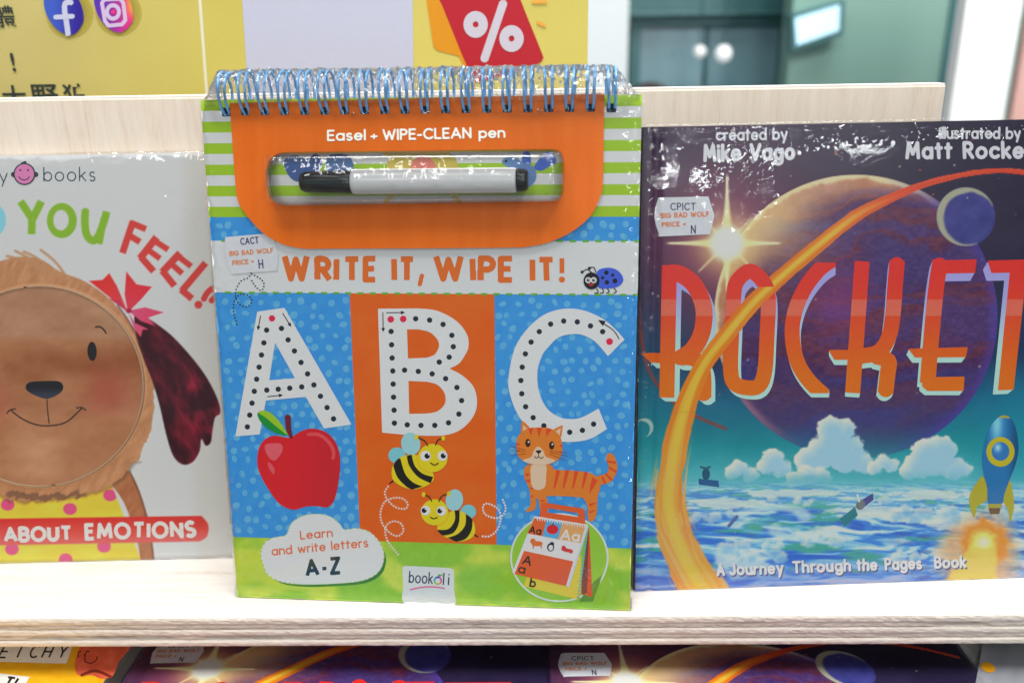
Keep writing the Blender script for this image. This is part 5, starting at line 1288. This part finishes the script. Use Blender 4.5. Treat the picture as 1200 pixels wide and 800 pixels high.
# ------------------------------------------------------------------ the shop behind
def st(o): o['kind'] = 'structure'; return o
M_floor = varied(mat('shop_floor', rough=.25), 3, (.30, .31, .31), (.38, .39, .39))
M_wallg = varied(mat('green_wall_paint', rough=.6), 1.2, (.20, .36, .31), (.26, .42, .36))
M_teal = varied(mat('teal_frame_paint', rough=.4), 2, (.04, .14, .15), (.06, .18, .19))
M_tealw = varied(mat('teal_back_panel', rough=.25), 1.5, (.17, .32, .37), (.30, .46, .52), detail=2)
M_whitecol = mat('white_column_paint', (.82, .82, .82), .5)
M_pink = mat('pink_wall_paint', (.62, .36, .32), .6)
M_dark = mat('ceiling_dark', (.035, .09, .09), .6)
FZ = -1.05
st(box('floor', (-7, -8, FZ-.1), (7, 7, FZ), M_floor))
st(box('back_wall', (-6, 5.0, FZ), (6, 5.15, 3.2), M_wallg))
st(box('ceiling', (-6, 1.9, 2.65), (6, 5.0, 2.75), M_dark))
# teal glazed partition
Y1 = 3.6
gpn = thing('glass_partition', 'dark teal framed glazed partition far behind the shelf', 'partition', loc=(0, Y1, FZ))
def fx(x, Y): return at(x, 50, Y).x
def fz(y, Y): return at(800, y, Y).z
loc = lambda a, b: ((a[0], a[1]-Y1, a[2]-FZ), (b[0], b[1]-Y1, b[2]-FZ))
def gbox(name, xa, xb, ya, yb, y0, y1, m):
    a, b = loc((fx(xa, Y1), Y1+y0, fz(yb, Y1)), (fx(xb, Y1), Y1+y1, fz(ya, Y1))); return box(name, a, b, m, gpn, .004)
gbox('top_beam', 560, 945, -60, 30, -.04, .30, M_teal)
gbox('post', 738, 750, 30, 560, -.03, .05, M_teal); gbox('post', 914, 930, 30, 560, -.03, .05, M_teal); gbox('post', 827, 831, 30, 560, -.01, .03, M_teal)
gbox('pane', 750, 827, 30, 560, .02, .03, M_tealw); gbox('pane', 831, 914, 30, 560, .02, .03, M_tealw)
gbox('ledge', 600, 945, 15, 20, -.10, -.04, M_teal)
for i, (x, y, r, e) in enumerate(((820, 61, .026, 1.6), (848, 63, .034, 2.6))):  # glowing balls stand in for ceiling lamps reflected in the glass
    me = tube_mesh('lamp_reflection_ball', [(0, 0, -r*math.cos(math.pi*k/12)) for k in range(13)], 0, 20, rs=[max(r*math.sin(math.pi*k/12), 1e-4) for k in range(13)])
    o = link('lamp_reflection_ball', me, None, mat('reflection_glow_%s' % ('dim', 'bright')[i], (.8, .8, .8), .4, emit=(.9, .97, 1), est=e*.16))
    o.location = at(x, y, Y1-.35); tag(o, ('smaller dim glowing ball for a lamp reflection in the teal glass, left of the pair', 'larger bright glowing ball for a lamp reflection in the teal glass, right of the pair')[i], 'lamp', 'lamp reflections by the glass')
    c = link('cable', tube_mesh('cable', [(0, 0, r*.9), (0, 0, 2.65-o.location.z)], .003, 6), o, M_teal)
# white column on the left of the partition
Y2 = 2.6
def colm(name, label, xa, xb, Y, m, dep=.25):
    t = thing(name, label, 'column', loc=(at((xa+xb)/2, 60, Y).x, Y, FZ)); cx = t.location.x
    box('shaft', (at(xa, 60, Y).x-cx, 0, 0), (at(xb, 60, Y).x-cx, dep, 3.7), m, t, .006)
    box('base', (at(xa, 60, Y).x-cx-.02, -.02, 0), (at(xb, 60, Y).x-cx+.02, dep+.02, .12), m, t, .004); return t
M_greycol = mat('grey_white_paint', (.66, .72, .74), .5)
colm('column', 'pale grey white column between the yellow poster and the teal glass', 655, 736, Y2, M_greycol)
colm('column', 'bright white slanting-edged column at the right edge of the picture', 1124, 1190, 1.7, M_whitecol, .05)
# green wall panel to the right with a lit window box
Y3 = 3.0
gw = thing('green_wall', 'smooth grey green wall panel right of the teal glass', 'wall', loc=(0, Y3, FZ))
box('panel', (at(925, 60, Y3).x, 0, 0), (at(1330, 60, Y3).x, .12, 3.6), M_wallg, gw, .004)
box('corner_trim', (at(1108, 60, Y3).x-.01, -.02, 0), (at(1112, 60, Y3).x, -.001, 3.6), M_teal, gw, .002)
lw = thing('lit_sign_box', 'glowing pale blue light box on the green wall near the top', 'sign', loc=tuple(at(958, 28, Y3-.08)))
c0 = Vector(lw.location)
Pq = [(932, 22), (984, 6), (983, 36), (934, 53)]
V = [tuple(at(x, y, Y3-.10)-c0) for x, y in Pq]+[tuple(at(x, y, Y3-.10)-c0+Vector((0, .08, 0))) for x, y in Pq]
F = [(3, 2, 1, 0), (4, 5, 6, 7), (0, 1, 5, 4), (1, 2, 6, 5), (2, 3, 7, 6), (3, 0, 4, 7)]
me = bpy.data.meshes.new('light_panel'); me.from_pydata(V, [], F); link('light_panel', me, lw, mat('light_box_diffuser', (.6, .8, .9), .4, emit=(.30, .66, .88), est=.7))
Pq = [(927, 17), (990, 0), (988, 42), (929, 59)]
V = [tuple(at(x, y, Y3-.095)-c0) for x, y in Pq]+[tuple(at(x, y, Y3-.095)-c0+Vector((0, .07, 0))) for x, y in Pq]
me = bpy.data.meshes.new('frame'); me.from_pydata(V, [], F); link('frame', me, lw, M_teal)
# pink panel at the far right
pk = thing('pink_panel', 'soft pink board standing beside the white column at the right edge', 'board', loc=(at(1215, 60, 1.9).x, 1.9, FZ))
box('panel', (-.035, 0, 0), (.30, .03, 1.9), M_pink, pk, .003)
# shopper far behind: only the top of the head clears the board
Yp = 3.1; hp = at(762, 98, Yp)
def person():
    t = bpy.data.meshes.new('body'); H = hp.z-FZ-.09
    J = {'pel': (0, 0, H*.56), 'ch': (0, 0, H*.80), 'nk': (0, 0, H*.90), 'hd': (0, -.01, H*.97), 'ls': (-.17, 0, H*.86), 'le': (-.22, .02, H*.66), 'lh': (-.2, -.08, H*.50), 'rs': (.17, 0, H*.86), 're': (.22, .02, H*.66), 'rh': (.2, -.08, H*.50),
         'lk': (-.10, 0, H*.30), 'lf': (-.10, .02, .05), 'lt': (-.10, -.14, .03), 'rk': (.10, 0, H*.30), 'rf': (.10, .02, .05), 'rt': (.10, -.14, .03)}
    R = dict(pel=.15, ch=.15, nk=.055, hd=.10, ls=.07, le=.045, lh=.035, rs=.07, re=.045, rh=.035, lk=.065, lf=.045, lt=.035, rk=.065, rf=.045, rt=.035)
    E = [('pel', 'ch'), ('ch', 'nk'), ('nk', 'hd'), ('ch', 'ls'), ('ls', 'le'), ('le', 'lh'), ('ch', 'rs'), ('rs', 're'), ('re', 'rh'), ('pel', 'lk'), ('lk', 'lf'), ('lf', 'lt'), ('pel', 'rk'), ('rk', 'rf'), ('rf', 'rt')]
    K = list(J); t.from_pydata([J[k] for k in K], [(K.index(a), K.index(b)) for a, b in E], [])
    o = link('body', t, None, mat('dark_clothes', (.05, .06, .08), .8)); o.modifiers.new('s', 'SKIN')
    for k, v in zip(K, t.skin_vertices[0].data): v.radius = (R[k], R[k]); v.use_root = (k == 'pel')
    m = o.modifiers.new('u', 'SUBSURF'); m.levels = 2; m.render_levels = 2
    return o, H
e = thing('person', 'far blurred shopper whose dark brown hair just shows above the board', 'person', loc=(hp.x, Yp, FZ))
b_, H = person(); b_.parent = e
me = tube_mesh('hair', [(0, .005, H*.97+.12*(-math.cos(math.pi*k/12))*.9+.02) for k in range(13)], 0, 18, rs=[max(.118*math.sin(math.pi*k/12), 1e-4) for k in range(13)])
link('hair', me, e, mat('brown_hair', (.05, .025, .018), .6))
